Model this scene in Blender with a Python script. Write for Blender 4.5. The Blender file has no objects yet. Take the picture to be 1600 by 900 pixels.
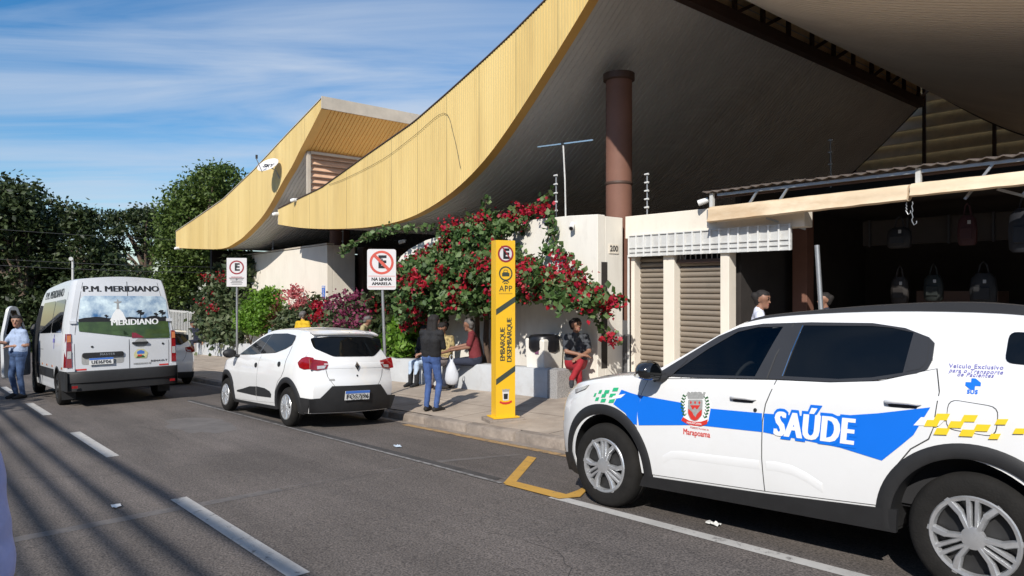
import bpy, bmesh, math, random
from mathutils import Vector, Matrix, noise
RND = random.Random(11)
sc = bpy.context.scene
COL = sc.collection
rad = math.radians

# ------------------------------------------------------------------ camera, sky, sun, exposure
TH = rad(40.683)                       # angle between the street and the view direction
cam_d = bpy.data.cameras.new('camera'); cam = bpy.data.objects.new('camera', cam_d); COL.objects.link(cam)
cam.location = (0, 0, 1.65); cam.rotation_euler = (rad(90), 0, math.pi/2 - TH)
cam_d.sensor_width = 36; cam_d.lens = 36*1090/1600; cam_d.clip_end = 2000; cam_d.clip_start = .05
sc.camera = cam
SUN = Vector((.53*math.cos(rad(38)), -.848*math.cos(rad(38)), math.sin(rad(38)))).normalized()
wd = bpy.data.worlds.new('World'); sc.world = wd; wd.use_nodes = True
def build_world():
    nt = wd.node_tree; N = nt.nodes; L = nt.links; N.clear()
    out = N.new('ShaderNodeOutputWorld'); mix = N.new('ShaderNodeMixShader')
    sky = N.new('ShaderNodeTexSky'); sky.sky_type = 'NISHITA'; sky.sun_disc = False
    sky.sun_elevation = rad(38); sky.sun_rotation = math.atan2(SUN.x, SUN.y)
    sky.air_density = 1.0; sky.dust_density = .25; sky.ozone_density = 3.0
    hs = N.new('ShaderNodeHueSaturation'); hs.inputs['Saturation'].default_value = 1.36
    L.new(sky.outputs[0], hs.inputs['Color'])
    b1 = N.new('ShaderNodeBackground'); b1.inputs[1].default_value = .128
    L.new(hs.outputs[0], b1.inputs[0])
    b2 = N.new('ShaderNodeBackground'); b2.inputs[0].default_value = (.72, .83, 1, 1); b2.inputs[1].default_value = .80
    tc = N.new('ShaderNodeTexCoord'); sep = N.new('ShaderNodeSeparateXYZ'); L.new(tc.outputs['Generated'], sep.inputs[0])
    # thin cirrus on a flat layer high above
    mz = N.new('ShaderNodeMath'); mz.operation = 'MAXIMUM'; mz.inputs[1].default_value = .02; L.new(sep.outputs[2], mz.inputs[0])
    az = N.new('ShaderNodeMath'); az.operation = 'ADD'; az.inputs[1].default_value = .12; L.new(mz.outputs[0], az.inputs[0])
    dv = N.new('ShaderNodeVectorMath'); dv.operation = 'DIVIDE'; L.new(tc.outputs['Generated'], dv.inputs[0])
    cb = N.new('ShaderNodeCombineXYZ'); L.new(az.outputs[0], cb.inputs[0]); L.new(az.outputs[0], cb.inputs[1]); cb.inputs[2].default_value = 1
    L.new(cb.outputs[0], dv.inputs[1])
    mp = N.new('ShaderNodeMapping'); mp.vector_type = 'TEXTURE'; mp.inputs['Rotation'].default_value = (0, 0, rad(56)); mp.inputs['Scale'].default_value = (2.2, .55, 1)
    L.new(dv.outputs[0], mp.inputs[0])
    n1 = N.new('ShaderNodeTexNoise'); n1.inputs['Scale'].default_value = .9; n1.inputs['Detail'].default_value = 9; n1.inputs['Roughness'].default_value = .56; n1.inputs['Distortion'].default_value = .9
    L.new(mp.outputs[0], n1.inputs['Vector'])
    n2 = N.new('ShaderNodeTexNoise'); n2.inputs['Scale'].default_value = .45; n2.inputs['Detail'].default_value = 3
    L.new(dv.outputs[0], n2.inputs['Vector'])
    ml = N.new('ShaderNodeMath'); ml.operation = 'MULTIPLY_ADD'; ml.inputs[1].default_value = .55; L.new(n2.outputs[0], ml.inputs[0]); L.new(n1.outputs[0], ml.inputs[2])
    rp = N.new('ShaderNodeValToRGB'); e = rp.color_ramp.elements
    e[0].position = .66; e[0].color = (0, 0, 0, 1); e[1].position = 1.06; e[1].color = (.85, .85, .85, 1)
    L.new(ml.outputs[0], rp.inputs[0])
    L.new(rp.outputs[0], mix.inputs[0]); L.new(b1.outputs[0], mix.inputs[1]); L.new(b2.outputs[0], mix.inputs[2]); L.new(mix.outputs[0], out.inputs[0])
build_world()
sun_d = bpy.data.lights.new('sun', 'SUN'); sun = bpy.data.objects.new('sun', sun_d); COL.objects.link(sun)
sun_d.energy = 5.0; sun_d.angle = rad(.53); sun_d.color = (1, .955, .885)
sun.rotation_euler = SUN.to_track_quat('Z', 'Y').to_euler()
vs_ = sc.view_settings; vs_.view_transform = 'Standard'; vs_.look = 'None'; vs_.exposure = 0; vs_.gamma = 1; vs_.use_curve_mapping = False

# ------------------------------------------------------------------ helpers
def mat(name, col, rough=.65, metal=0., var=.12, scale=2.5, bump=0., bscale=60., coat=0., spec=.5, col2=None, dirt=None, aniso=(1, 1, 1)):
    m = bpy.data.materials.new(name); m.use_nodes = True; nt = m.node_tree; N = nt.nodes; L = nt.links
    b = N['Principled BSDF']; b.inputs['Roughness'].default_value = rough; b.inputs['Metallic'].default_value = metal
    b.inputs['Specular IOR Level'].default_value = spec
    if coat: b.inputs['Coat Weight'].default_value = coat; b.inputs['Coat Roughness'].default_value = .06
    tc = N.new('ShaderNodeTexCoord'); mp = N.new('ShaderNodeMapping'); mp.inputs['Scale'].default_value = aniso; L.new(tc.outputs['Object'], mp.inputs[0])
    c1 = tuple(col)+(1,)
    if var or col2:
        n = N.new('ShaderNodeTexNoise'); n.inputs['Scale'].default_value = scale; n.inputs['Detail'].default_value = 6; n.inputs['Roughness'].default_value = .62
        L.new(mp.outputs[0], n.inputs['Vector'])
        r = N.new('ShaderNodeValToRGB'); L.new(n.outputs[0], r.inputs[0])
        lo = tuple(c*(1-var) for c in col)+(1,); hi = tuple(min(1, c*(1+var)) for c in (col2 or col))+(1,)
        r.color_ramp.elements[0].position = .3; r.color_ramp.elements[0].color = lo
        r.color_ramp.elements[1].position = .72; r.color_ramp.elements[1].color = hi
        src = r.outputs[0]
        if dirt:                                            # (colour, amount, scale): stains with a shape of their own
            n3 = N.new('ShaderNodeTexNoise'); n3.inputs['Scale'].default_value = dirt[2]; n3.inputs['Detail'].default_value = 8; n3.inputs['Roughness'].default_value = .7
            L.new(mp.outputs[0], n3.inputs['Vector'])
            r3 = N.new('ShaderNodeValToRGB'); r3.color_ramp.elements[0].position = .5; r3.color_ramp.elements[1].position = .78
            r3.color_ramp.elements[1].color = (dirt[1],)*3+(1,); L.new(n3.outputs[0], r3.inputs[0])
            mx = N.new('ShaderNodeMix'); mx.data_type = 'RGBA'; L.new(r3.outputs[0], mx.inputs[0]); L.new(src, mx.inputs[6]); mx.inputs[7].default_value = tuple(dirt[0])+(1,)
            src = mx.outputs[2]
        L.new(src, b.inputs['Base Color'])
    else: b.inputs['Base Color'].default_value = c1
    if bump:
        n2 = N.new('ShaderNodeTexNoise'); n2.inputs['Scale'].default_value = bscale; n2.inputs['Detail'].default_value = 5; L.new(tc.outputs['Object'], n2.inputs['Vector'])
        bp = N.new('ShaderNodeBump'); bp.inputs['Strength'].default_value = bump; bp.inputs['Distance'].default_value = .02
        L.new(n2.outputs[0], bp.inputs['Height']); L.new(bp.outputs[0], b.inputs['Normal'])
    return m
def leafmat(name, cols, trans=.35, rough=.5):
    m = bpy.data.materials.new(name); m.use_nodes = True; nt = m.node_tree; N = nt.nodes; L = nt.links
    b = N['Principled BSDF']; b.inputs['Roughness'].default_value = rough; b.inputs['Specular IOR Level'].default_value = .35
    at = N.new('ShaderNodeAttribute'); at.attribute_name = 'rnd'
    r = N.new('ShaderNodeValToRGB'); el = r.color_ramp.elements
    while len(el) < len(cols): el.new(.5)
    for i, c in enumerate(cols): el[i].position = i/(len(cols)-1); el[i].color = tuple(c)+(1,)
    L.new(at.outputs['Fac'], r.inputs[0]); L.new(r.outputs[0], b.inputs['Base Color'])
    tr = N.new('ShaderNodeBsdfTranslucent'); L.new(r.outputs[0], tr.inputs[0])
    mx = N.new('ShaderNodeMixShader'); mx.inputs[0].default_value = trans
    L.new(b.outputs[0], mx.inputs[1]); L.new(tr.outputs[0], mx.inputs[2]); L.new(mx.outputs[0], N['Material Output'].inputs[0])
    return m
class MB:
    def __init__(s): s.v = []; s.f = []; s.m = []
    def add(s, vs, fs, mi=0):
        o = len(s.v); s.v += [tuple(v) for v in vs]; s.f += [tuple(i+o for i in f) for f in fs]; s.m += [mi]*len(fs); return s
    def bb(s, x0, x1, y0, y1, z0, z1, mi=0):
        return s.add([(x0,y0,z0),(x1,y0,z0),(x1,y1,z0),(x0,y1,z0),(x0,y0,z1),(x1,y0,z1),(x1,y1,z1),(x0,y1,z1)],
                     [(0,3,2,1),(4,5,6,7),(0,1,5,4),(1,2,6,5),(2,3,7,6),(3,0,4,7)], mi)
    def box(s, c, d, rot=None, mi=0):
        c = Vector(c); t = MB().bb(-d[0]/2, d[0]/2, -d[1]/2, d[1]/2, -d[2]/2, d[2]/2)
        return s.add([c+(rot @ Vector(v) if rot else Vector(v)) for v in t.v], t.f, mi)
    def bar(s, a, b, w, h=None, mi=0, up=(0,0,1)):          # rectangular bar from a to b
        a = Vector(a); b = Vector(b); d = (b-a); l = d.length; d = d/l; h = h or w
        u = Vector(up); u = u-d*u.dot(d)
        if u.length < 1e-3: u = Vector((0,1,0)); u = u-d*u.dot(d)
        u.normalize(); sdx = d.cross(u)
        q = [sdx*(-w/2)+u*(-h/2), sdx*(w/2)+u*(-h/2), sdx*(w/2)+u*(h/2), sdx*(-w/2)+u*(h/2)]
        return s.add([a+k for k in q]+[b+k for k in q], [(0,1,2,3),(7,6,5,4),(0,4,5,1),(1,5,6,2),(2,6,7,3),(3,7,4,0)], mi)
    def tube(s, path, r, n=8, mi=0, cap=True):
        P = [Vector(p) for p in path]; rr = r if isinstance(r, (list, tuple)) else [r]*len(P)
        vs = []; fs = []; u = None
        for i, p in enumerate(P):
            d = (P[min(i+1, len(P)-1)]-P[max(i-1, 0)]).normalized()
            if u is None: u = d.orthogonal().normalized()
            u = (u-d*u.dot(d)); u = u.normalized() if u.length > 1e-4 else d.orthogonal().normalized()
            w = d.cross(u)
            for k in range(n):
                a = 2*math.pi*k/n; vs.append(p+(u*math.cos(a)+w*math.sin(a))*rr[i])
        for i in range(len(P)-1):
            for k in range(n):
                k2 = (k+1) % n; fs.append((i*n+k, i*n+k2, (i+1)*n+k2, (i+1)*n+k))
        if cap: fs.append(tuple(range(n-1, -1, -1))); fs.append(tuple((len(P)-1)*n+k for k in range(n)))
        return s.add(vs, fs, mi)
    def lathe(s, prof, o, ax='z', n=24, mi=0):              # prof: (radius, height)
        vs = []; fs = []; o = Vector(o)
        for r, h in prof:
            for k in range(n):
                a = 2*math.pi*k/n; c, sn = r*math.cos(a), r*math.sin(a)
                vs.append(o+Vector({'z': (c, sn, h), 'y': (c, h, sn), 'x': (h, c, sn)}[ax]))
        for i in range(len(prof)-1):
            for k in range(n):
                k2 = (k+1) % n; fs.append((i*n+k, i*n+k2, (i+1)*n+k2, (i+1)*n+k))
        return s.add(vs, fs, mi)
    def prism(s, pts, fn, t, mi=0):                         # 2D outline, fn(a,b)->3D, t = thickness vector
        n = len(pts); t = Vector(t); A = [Vector(fn(*p)) for p in pts]
        s.add(A+[a+t for a in A], [tuple(range(n)), tuple(range(2*n-1, n-1, -1))]+[(i, i+n, (i+1) % n+n, (i+1) % n) for i in range(n)], mi); return s
    def grid(s, rows, mi=0, closed=False):
        m = len(rows[0]); vs = [p for r in rows for p in r]; fs = []
        for i in range(len(rows)-1):
            for k in range(m-1 if not closed else m):
                k2 = (k+1) % m; fs.append((i*m+k, i*m+k2, (i+1)*m+k2, (i+1)*m+k))
        return s.add(vs, fs, mi)
    def ball(s, c, r, n=10, mi=0, sc_=(1,1,1)):
        vs = []; fs = []; h = n//2
        for i in range(h+1):
            for k in range(n):
                a = math.pi*i/h; b = 2*math.pi*k/n
                vs.append((c[0]+r*sc_[0]*math.sin(a)*math.cos(b), c[1]+r*sc_[1]*math.sin(a)*math.sin(b), c[2]+r*sc_[2]*math.cos(a)))
        for i in range(h):
            for k in range(n): k2 = (k+1) % n; fs.append((i*n+k, (i+1)*n+k, (i+1)*n+k2, i*n+k2))
        return s.add(vs, fs, mi)
def mesh(mb, mats, smooth=0, fix=True):
    me = bpy.data.meshes.new('m'); me.from_pydata(mb.v, [], mb.f)
    for m in (mats if isinstance(mats, (list, tuple)) else [mats]): me.materials.append(m)
    if any(mb.m): me.polygons.foreach_set('material_index', mb.m)
    if fix:
        bm = bmesh.new(); bm.from_mesh(me); bmesh.ops.remove_doubles(bm, verts=bm.verts, dist=1e-5); bmesh.ops.recalc_face_normals(bm, faces=bm.faces); bm.to_mesh(me); bm.free()
    if smooth:
        me.polygons.foreach_set('use_smooth', [True]*len(me.polygons)); me.set_sharp_from_angle(angle=rad(smooth))
    me.update(); return me
def link(name, me, parent=None, bev=0):
    o = bpy.data.objects.new(name, me); COL.objects.link(o)
    if parent:
        o.parent = parent
        if parent.get('wc'): o.matrix_parent_inverse = Matrix.Translation(-parent.location)
        elif parent.parent and parent.parent.get('wc'): pass
    if bev:
        b = o.modifiers.new('bevel', 'BEVEL'); b.width = bev; b.segments = 2; b.limit_method = 'ANGLE'; b.angle_limit = rad(40)
    return o
def O(name, mb, mats, parent=None, smooth=0, bev=0, fix=True): return link(name, mesh(mb, mats, smooth, fix), parent, bev)
def tag(o, label=None, cat=None, group=None, kind=None):
    for k, v in (('label', label), ('category', cat), ('group', group), ('kind', kind)):
        if v: o[k] = v
    return o
def thing(name, label, cat, loc=(0,0,0), rot=(0,0,0), group=None, wc=False):
    o = bpy.data.objects.new(name, None); COL.objects.link(o); o.location = loc; o.rotation_euler = rot; o.empty_display_size = .2
    if wc: o['wc'] = True                                   # its parts are written in world coordinates
    return tag(o, label, cat, group)
def interp(tab, x):
    if x <= tab[0][0]: return tab[0][1]
    for (a, b), (c, d) in zip(tab, tab[1:]):
        if x <= c: return b+(d-b)*(x-a)/(c-a)
    return tab[-1][1]
def smoothtab(tab, n=6):                                    # Catmull-Rom through the table
    P = [tab[0]]+list(tab)+[tab[-1]]; out = []
    for i in range(1, len(P)-2):
        for k in range(n):
            t = k/n; p0, p1, p2, p3 = P[i-1], P[i], P[i+1], P[i+2]
            out.append(tuple(.5*(2*p1[j]+(p2[j]-p0[j])*t+(2*p0[j]-5*p1[j]+4*p2[j]-p3[j])*t*t+(3*p1[j]-p0[j]-3*p2[j]+p3[j])*t**3) for j in (0, 1)))
    out.append(tuple(tab[-1])); return out
def text2d(body, size, bold=0., shear=0., spacing=1., align='CENTER', wscale=1., heavy=0.):
    if 'M' in body: heavy, bold = max(heavy, bold*1.1), 0.   # offsetting breaks the M of the built-in font
    c = bpy.data.curves.new('t', 'FONT'); c.body = body; c.size = size; c.offset = bold; c.shear = shear; c.space_character = spacing
    c.align_x = align; c.align_y = 'CENTER'; c.resolution_u = 3; c.fill_mode = 'FRONT'
    o = bpy.data.objects.new('t', c); me = bpy.data.meshes.new_from_object(o)
    vs = [(v.co.x*wscale, v.co.y) for v in me.vertices]; fs = [tuple(p.vertices) for p in me.polygons]
    bpy.data.objects.remove(o); bpy.data.curves.remove(c); bpy.data.meshes.remove(me)
    if heavy:
        n = len(vs); V2 = []; F2 = []
        for i, d in enumerate((-1, -.5, 0, .5, 1)): V2 += [(a+d*heavy, b, i*.00025) for a, b in vs]; F2 += [tuple(q+i*n for q in f) for f in fs]
        return V2, F2
    return [(a, b, 0.) for a, b in vs], fs
def fill2d(pts, g=.06, faces=None):                        # tessellate an outline (or a given face set) and slice it on a grid so it can be bent
    bm = bmesh.new(); vs = [bm.verts.new((p[0], p[1], p[2] if len(p) > 2 else 0)) for p in pts]
    if faces: 
        for f in faces:
            try: bm.faces.new([vs[i] for i in f])
            except ValueError: pass
    else: bm.faces.new(vs)
    bmesh.ops.triangulate(bm, faces=bm.faces)
    if g:
        for ax in (0, 1):
            lo = min(p[ax] for p in pts); hi = max(p[ax] for p in pts); k = math.floor(lo/g)+1
            while k*g < hi-1e-6:
                no = Vector((0,0,0)); no[ax] = 1
                bmesh.ops.bisect_plane(bm, geom=bm.verts[:]+bm.edges[:]+bm.faces[:], dist=1e-6, plane_co=no*(k*g), plane_no=no); k += 1
    bm.verts.index_update(); V = [(v.co.x, v.co.y, v.co.z) for v in bm.verts]; F = [tuple(v.index for v in f.verts) for f in bm.faces]
    E = [(e.verts[0].index, e.verts[1].index) for e in bm.edges if len(e.link_faces) == 1]
    bm.free(); return V, F, E
def bent(mb, pts, fn, off, thick=0, g=.06, faces=None, mi=0):   # fn(a,b,off)->3D; a sheet lying off a curved surface, with a skirt if thick
    V, F, E = fill2d(pts, g, faces)
    n = len(V); vs = [fn(a, b, off+o) for a, b, o in V]; fs = list(F)
    if thick:
        vs += [fn(a, b, off-thick) for a, b, o in V]; fs += [(a, b, b+n, a+n) for a, b in E]
    mb.add(vs, fs, mi); return mb
def roundpoly(pts, r, n=4):                                 # round the corners of an outline
    out = []; N_ = len(pts)
    for i in range(N_):
        p = Vector(pts[i]); a = Vector(pts[i-1]); b = Vector(pts[(i+1) % N_]); rr = r[i] if isinstance(r, (list, tuple)) else r
        la = min(rr, (a-p).length*.45); lb = min(rr, (b-p).length*.45); A = p+(a-p).normalized()*la; B = p+(b-p).normalized()*lb
        if rr <= 1e-6: out.append((p.x, p.y)); continue
        for k in range(n+1):
            t = k/n; q = A*(1-t)**2+p*2*t*(1-t)+B*t*t; out.append((q.x, q.y))
    return out
def circ(cx, cy, r, n=24, sy=1): return [(cx+r*math.cos(2*math.pi*k/n), cy+r*sy*math.sin(2*math.pi*k/n)) for k in range(n)]
def ringpts(mb, cx, cy, r0, r1, fn, off, n=28, a0=0, a1=2*math.pi, mi=0):
    rows = []
    for k in range(n+1):
        a = a0+(a1-a0)*k/n; rows.append([fn(cx+r*math.cos(a), cy+r*math.sin(a), off) for r in (r0, r1)])
    mb.grid(rows, mi); return mb

SL = .04453                                                 # the street falls away to the left by 4.5 %
KERB = 6.1
def zr(x, y): return SL*x-(.053*(y-4.4) if y > 4.4 else 0)  # road
def zp(x, y): return SL*x+.03+.03*(y-KERB)                  # pavement

# ------------------------------------------------------------------ materials of the setting
def road_mat():
    m = mat('asphalt', (.098, .087, .081), rough=.88, var=.0, bump=.35, bscale=140, spec=.25); nt = m.node_tree; N = nt.nodes; L = nt.links; b = N['Principled BSDF']
    tc = N.new('ShaderNodeTexCoord')
    def nz(scale, det=4, rough=.6, mp=None):
        n = N.new('ShaderNodeTexNoise'); n.inputs['Scale'].default_value = scale; n.inputs['Detail'].default_value = det; n.inputs['Roughness'].default_value = rough
        if mp:
            q = N.new('ShaderNodeMapping'); q.inputs['Scale'].default_value = mp; L.new(tc.outputs['Object'], q.inputs[0]); L.new(q.outputs[0], n.inputs['Vector'])
        else: L.new(tc.outputs['Object'], n.inputs['Vector'])
        return n
    big = nz(.5, 5); agg = nz(70, 3, .6); wear = nz(1.0, 6, .65, (.18, 2.2, 1))
    r1 = N.new('ShaderNodeValToRGB'); r1.color_ramp.elements[0].position = .3; r1.color_ramp.elements[1].position = .75
    r1.color_ramp.elements[0].color = (.100, .089, .082, 1); r1.color_ramp.elements[1].color = (.150, .133, .123, 1); L.new(big.outputs[0], r1.inputs[0])
    r2 = N.new('ShaderNodeValToRGB'); e = r2.color_ramp.elements; e[0].position = .32; e[0].color = (.22, .22, .23, 1); e[1].position = .70; e[1].color = (2.0, 1.93, 1.86, 1)
    L.new(agg.outputs[0], r2.inputs[0])
    mx = N.new('ShaderNodeMix'); mx.data_type = 'RGBA'; mx.blend_type = 'MULTIPLY'; mx.inputs[0].default_value = .75; L.new(r1.outputs[0], mx.inputs[6]); L.new(r2.outputs[0], mx.inputs[7])
    r3 = N.new('ShaderNodeValToRGB'); r3.color_ramp.elements[0].position = .35; r3.color_ramp.elements[0].color = (.82, .82, .82, 1); r3.color_ramp.elements[1].position = .7; r3.color_ramp.elements[1].color = (1.14, 1.13, 1.12, 1)
    L.new(wear.outputs[0], r3.inputs[0])
    m2 = N.new('ShaderNodeMix'); m2.data_type = 'RGBA'; m2.blend_type = 'MULTIPLY'; m2.inputs[0].default_value = 1; L.new(mx.outputs[2], m2.inputs[6]); L.new(r3.outputs[0], m2.inputs[7])
    L.new(m2.outputs[2], b.inputs['Base Color']); return m
def worn_paint(name, col, under=(.10, .09, .085), amount=.55, scale=9):
    m = mat(name, col, rough=.75, var=.12, scale=4, bump=.25, bscale=120); nt = m.node_tree; N = nt.nodes; L = nt.links; b = N['Principled BSDF']
    old = b.inputs['Base Color'].links[0].from_socket
    tc = N.new('ShaderNodeTexCoord'); n = N.new('ShaderNodeTexNoise'); n.inputs['Scale'].default_value = scale; n.inputs['Detail'].default_value = 10; n.inputs['Roughness'].default_value = .75; L.new(tc.outputs['Object'], n.inputs['Vector'])
    r = N.new('ShaderNodeValToRGB'); r.color_ramp.elements[0].position = amount; r.color_ramp.elements[1].position = amount+.12; L.new(n.outputs[0], r.inputs[0])
    mx = N.new('ShaderNodeMix'); mx.data_type = 'RGBA'; L.new(r.outputs[0], mx.inputs[0]); L.new(old, mx.inputs[6]); mx.inputs[7].default_value = under+(1,)
    L.new(mx.outputs[2], b.inputs['Base Color']); return m
M_ROAD = road_mat()
M_PAVE = mat('pavement concrete', (.36, .295, .235), .9, var=.16, scale=1.6, bump=.4, bscale=45, col2=(.42, .35, .28), dirt=((.19, .15, .12), .7, 1.1))
M_KERB = mat('kerb stone', (.27, .225, .185), .9, var=.28, scale=5, bump=.6, bscale=30, dirt=((.12, .09, .075), .8, 3))
M_WPAINT = worn_paint('white road paint', (.46, .44, .41), amount=.56, scale=11)
M_WFADE = worn_paint('faded white road paint', (.25, .24, .23), amount=.47, scale=14)
M_YPAINT = worn_paint('yellow road paint', (.52, .29, .055), amount=.57, scale=11)
M_YFADE = worn_paint('faded yellow road paint', (.40, .25, .11), amount=.50)
M_TAR = mat('dark asphalt seam', (.055, .05, .048), .8, var=.3, scale=6, bump=.3)
M_PATCH = worn_paint('pale repair strip', (.145, .13, .12), amount=.46, scale=6)
M_YEL = mat('yellow painted sheet', (.67, .48, .175), .5, var=.07, scale=.8, col2=(.71, .54, .23), dirt=((.44, .30, .11), .65, 1.3), aniso=(1, 1, .12))
M_YEL2 = mat('orange yellow soffit sheet', (.80, .46, .13), .55, var=.1, scale=.7)
M_SOFF2 = mat('bounce-lit soffit sheet', (.74, .64, .52), .6, var=.08, scale=.6, dirt=((.42, .33, .24), .6, .5), aniso=(.3, 1, 1))  # soffit colour lightened to carry light bounced up from the ground
M_SOFF = mat('soffit sheet', (.64, .63, .61), .6, var=.12, scale=.6, dirt=((.48, .44, .39), .5, .5), aniso=(.3, 1, 1))
M_DECK = mat('pale roof deck', (.52, .49, .45), .6, var=.15)
M_TRIM = mat('beige trim', (.52, .45, .36), .7, var=.12)
M_BROWN = mat('brown painted column', (.20, .095, .065), .7, var=.1, scale=2, dirt=((.17, .08, .06), .6, 3))
M_DBROWN = mat('dark brown steel', (.075, .042, .03), .6, var=.15)
M_CREAM = mat('cream plaster', (.80, .73, .62), .85, var=.06, scale=1.2, bump=.12, bscale=90, dirt=((.52, .46, .38), .4, 1.6), aniso=(1, 1, .4))
M_WHITEW = mat('white plaster', (.80, .76, .68), .85, var=.05, scale=1.2, bump=.1, bscale=80, dirt=((.45, .40, .34), .5, 1.5), aniso=(1, 1, .3))
M_GRANITE = mat('pebbled render', (.34, .33, .32), .85, var=.5, scale=60, bump=.5, bscale=60)
M_BENCH = mat('pale painted masonry', (.50, .51, .515), .85, var=.08, scale=2, bump=.2, bscale=50, dirt=((.33, .29, .25), .6, 1.4))
M_SOIL = mat('planter soil', (.09, .055, .035), .95, var=.3, bump=.5, bscale=20)
M_DARKW = mat('interior plaster with shade', (.030, .025, .022), .9, var=.2)  # near-black, so that interior shade is carried by the colour
M_LOUV = mat('louver slat', (.82, .63, .38), .7, var=.15, scale=3)
M_LOUVO = mat('brown louver slat', (.60, .38, .25), .7, var=.12, scale=3)
M_METAL = mat('galvanised steel', (.42, .43, .44), .45, .7, var=.12, scale=8)
M_WMET = mat('white painted steel', (.58, .58, .56), .5, var=.08, scale=6, dirt=((.40, .33, .26), .5, 5))
M_SHUT = mat('beige roller slat', (.25, .21, .165), .55, .1, var=.12, scale=3, dirt=((.2, .15, .11), .5, 3))
M_TILE = mat('fibre cement sheet', (.13, .105, .09), .9, var=.25, scale=3, bump=.3)
M_CANVAS = mat('stained cream canvas', (.62, .46, .29), .85, var=.14, scale=2, col2=(.72, .60, .44), dirt=((.42, .24, .10), .75, 1.8), aniso=(.4, 1, 1), bump=.15, bscale=12)
M_BLACK = mat('black plastic', (.02, .02, .021), .5, var=.15)
M_GND = mat('bare ground', (.12, .10, .07), .95, var=.3, scale=.4)
M_STONE = mat('dark polished stone', (.10, .10, .105), .35, var=.2, scale=3)
M_WHITE = mat('white plastic', (.72, .72, .70), .45, var=.04)
M_GLASSD = mat('dark window glass', (.02, .022, .025), .06, var=0, spec=.6)

# ------------------------------------------------------------------ ground, road, pavement
def sheet(name, m, xs, ys, zf, dz=0, kind='structure', label=None):
    b = MB(); b.grid([[(x, y, zf(x, y)+dz) for y in ys] for x in xs]); o = O(name, b, m); o['kind'] = kind; return o
sheet('ground', M_GND, [-600, -80, 25, 400], [-400, 0, 400], lambda x, y: SL*x-.35 if x > -100 else SL*-100-.35-(x+100)*-.01)
sheet('road', M_ROAD, [-110+i*5 for i in range(28)], [-7.5, -3, 0, 2, 4, 4.4, 4.8, 5.3, 5.7, KERB+.02], zr)
# pavement slabs cast in bays, with joints between them
pv = bpy.data.objects.new('pavement', None); COL.objects.link(pv); pv['kind'] = 'structure'; pv['wc'] = True
sheetb = MB(); sheetb.grid([[(x, y, zp(x, y)-.03) for y in (KERB+.16, 24)] for x in (-60, 25)]); O('screed_bed', sheetb, M_SOIL, pv)
bx = [-60, -45, -34, -29, -25, -21.5, -18, -15.2, -12.6, -10.6, -8.75, -6.6, -4.7, -2.6, -.4, 3, 8, 25]
for i in range(len(bx)-1):
    for (y0, y1) in ((KERB+.17, 7.35), (7.35, 10.6)):
        b = MB(); j = .007; X = [bx[i]+j+(bx[i+1]-bx[i]-2*j)*k/6 for k in range(7)]; Y = [y0+j+(y1-y0-2*j)*k/5 for k in range(6)]
        b.grid([[(x, y, zp(x, y)+.012*(noise.noise(Vector((x*.7, y*.7, 3)))-.2)) for y in Y] for x in X])
        e = [(X[0], Y[0]), (X[-1], Y[0]), (X[-1], Y[-1]), (X[0], Y[-1])]
        O('pavement_slab', b, M_PAVE, pv, fix=False)
kb = bpy.data.objects.new('kerb', None); COL.objects.link(kb); kb['kind'] = 'structure'; kb['wc'] = True
x = -48.
while x < 14:
    l = RND.uniform(.85, 1.15); x1 = x+l; g = .012; dy = RND.uniform(-.012, .012); dz = RND.uniform(-.012, .012)
    P = [(0, -.35), (0, -.02), (.02, .0), (.035, .004), (.16, .006), (.16, -.35)]; b = MB(); rows = []
    for xx in (x+g, x+.03, (x+x1)/2+RND.uniform(-.1, .1), x1-.03, x1-g):
        ed = .012 if xx in (x+g, x1-g) else 0
        rows.append([(xx, KERB+dy+a+ed*(a < .1)+RND.uniform(-.004, .004), zp(xx, KERB)+dz+c-ed*(c > -.1)+RND.uniform(-.004, .004)) for a, c in P])
    b.grid(rows); b.add(rows[0], [tuple(range(6))]); b.add(rows[-1], [tuple(range(5, -1, -1))])
    O('kerb_stone', b, M_KERB, kb, smooth=50); x = x1
def strip(name, m, x0, x1, y0, y1, dz, n=1):
    b = MB(); b.grid([[(x, y, zr(x, y)+dz) for y in (y0, y1)] for x in [x0+(x1-x0)*k/n for k in range(n+1)]]); o = O(name, b, m); o['kind'] = 'structure'; return o
def poly_ground(name, m, pts, dz):
    b = MB(); b.add([(x, y, zr(x, y)+dz) for x, y in pts], [tuple(range(len(pts)))]); o = O(name, b, m); o['kind'] = 'structure'; return o
for k, x0 in enumerate((-6.95, -12.42, -17.9, -23.4, -28.9, -34.4, -1.45)):
    strip('lane_dash', M_WPAINT, x0, x0+2.68, 1.81, 1.95, .004)
strip('parking_line', M_WPAINT, -4.45, 12, 4.245, 4.355, .004, 4)
strip('faded_parking_line', M_WFADE, -15.2, -5.15, 4.27, 4.315, .008, 4)
strip('asphalt_seam', M_TAR, -15.4, -5.3, 4.315, 4.43, .004, 4)
poly_ground('repair_strip', M_PATCH, [(-6.66, -4), (-6.52, -4), (-6.5, 1.6), (-6.46, 3.7), (-6.38, 4.5), (-6.2, 5.5), (-6.3, 5.5), (-6.5, 4.5), (-6.6, 3.0), (-6.66, 1.6)], .002)
poly_ground('yellow_box_marking', M_YPAINT, [(-5.13, 4.30), (-4.99, 4.30), (-5.94, 5.48), (-6.09, 5.48)], .007)
poly_ground('yellow_box_marking', M_YPAINT, [(-5.08, 4.27), (-4.34, 4.27), (-4.25, 4.44), (-4.36, 4.62), (-4.45, 4.62), (-4.40, 4.42), (-5.09, 4.42)], .0105)
poly_ground('yellow_box_marking', M_YPAINT, [(-4.36, 4.62), (-4.45, 4.62), (-5.0, 5.9), (-4.9, 5.9)], .0105)
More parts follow.
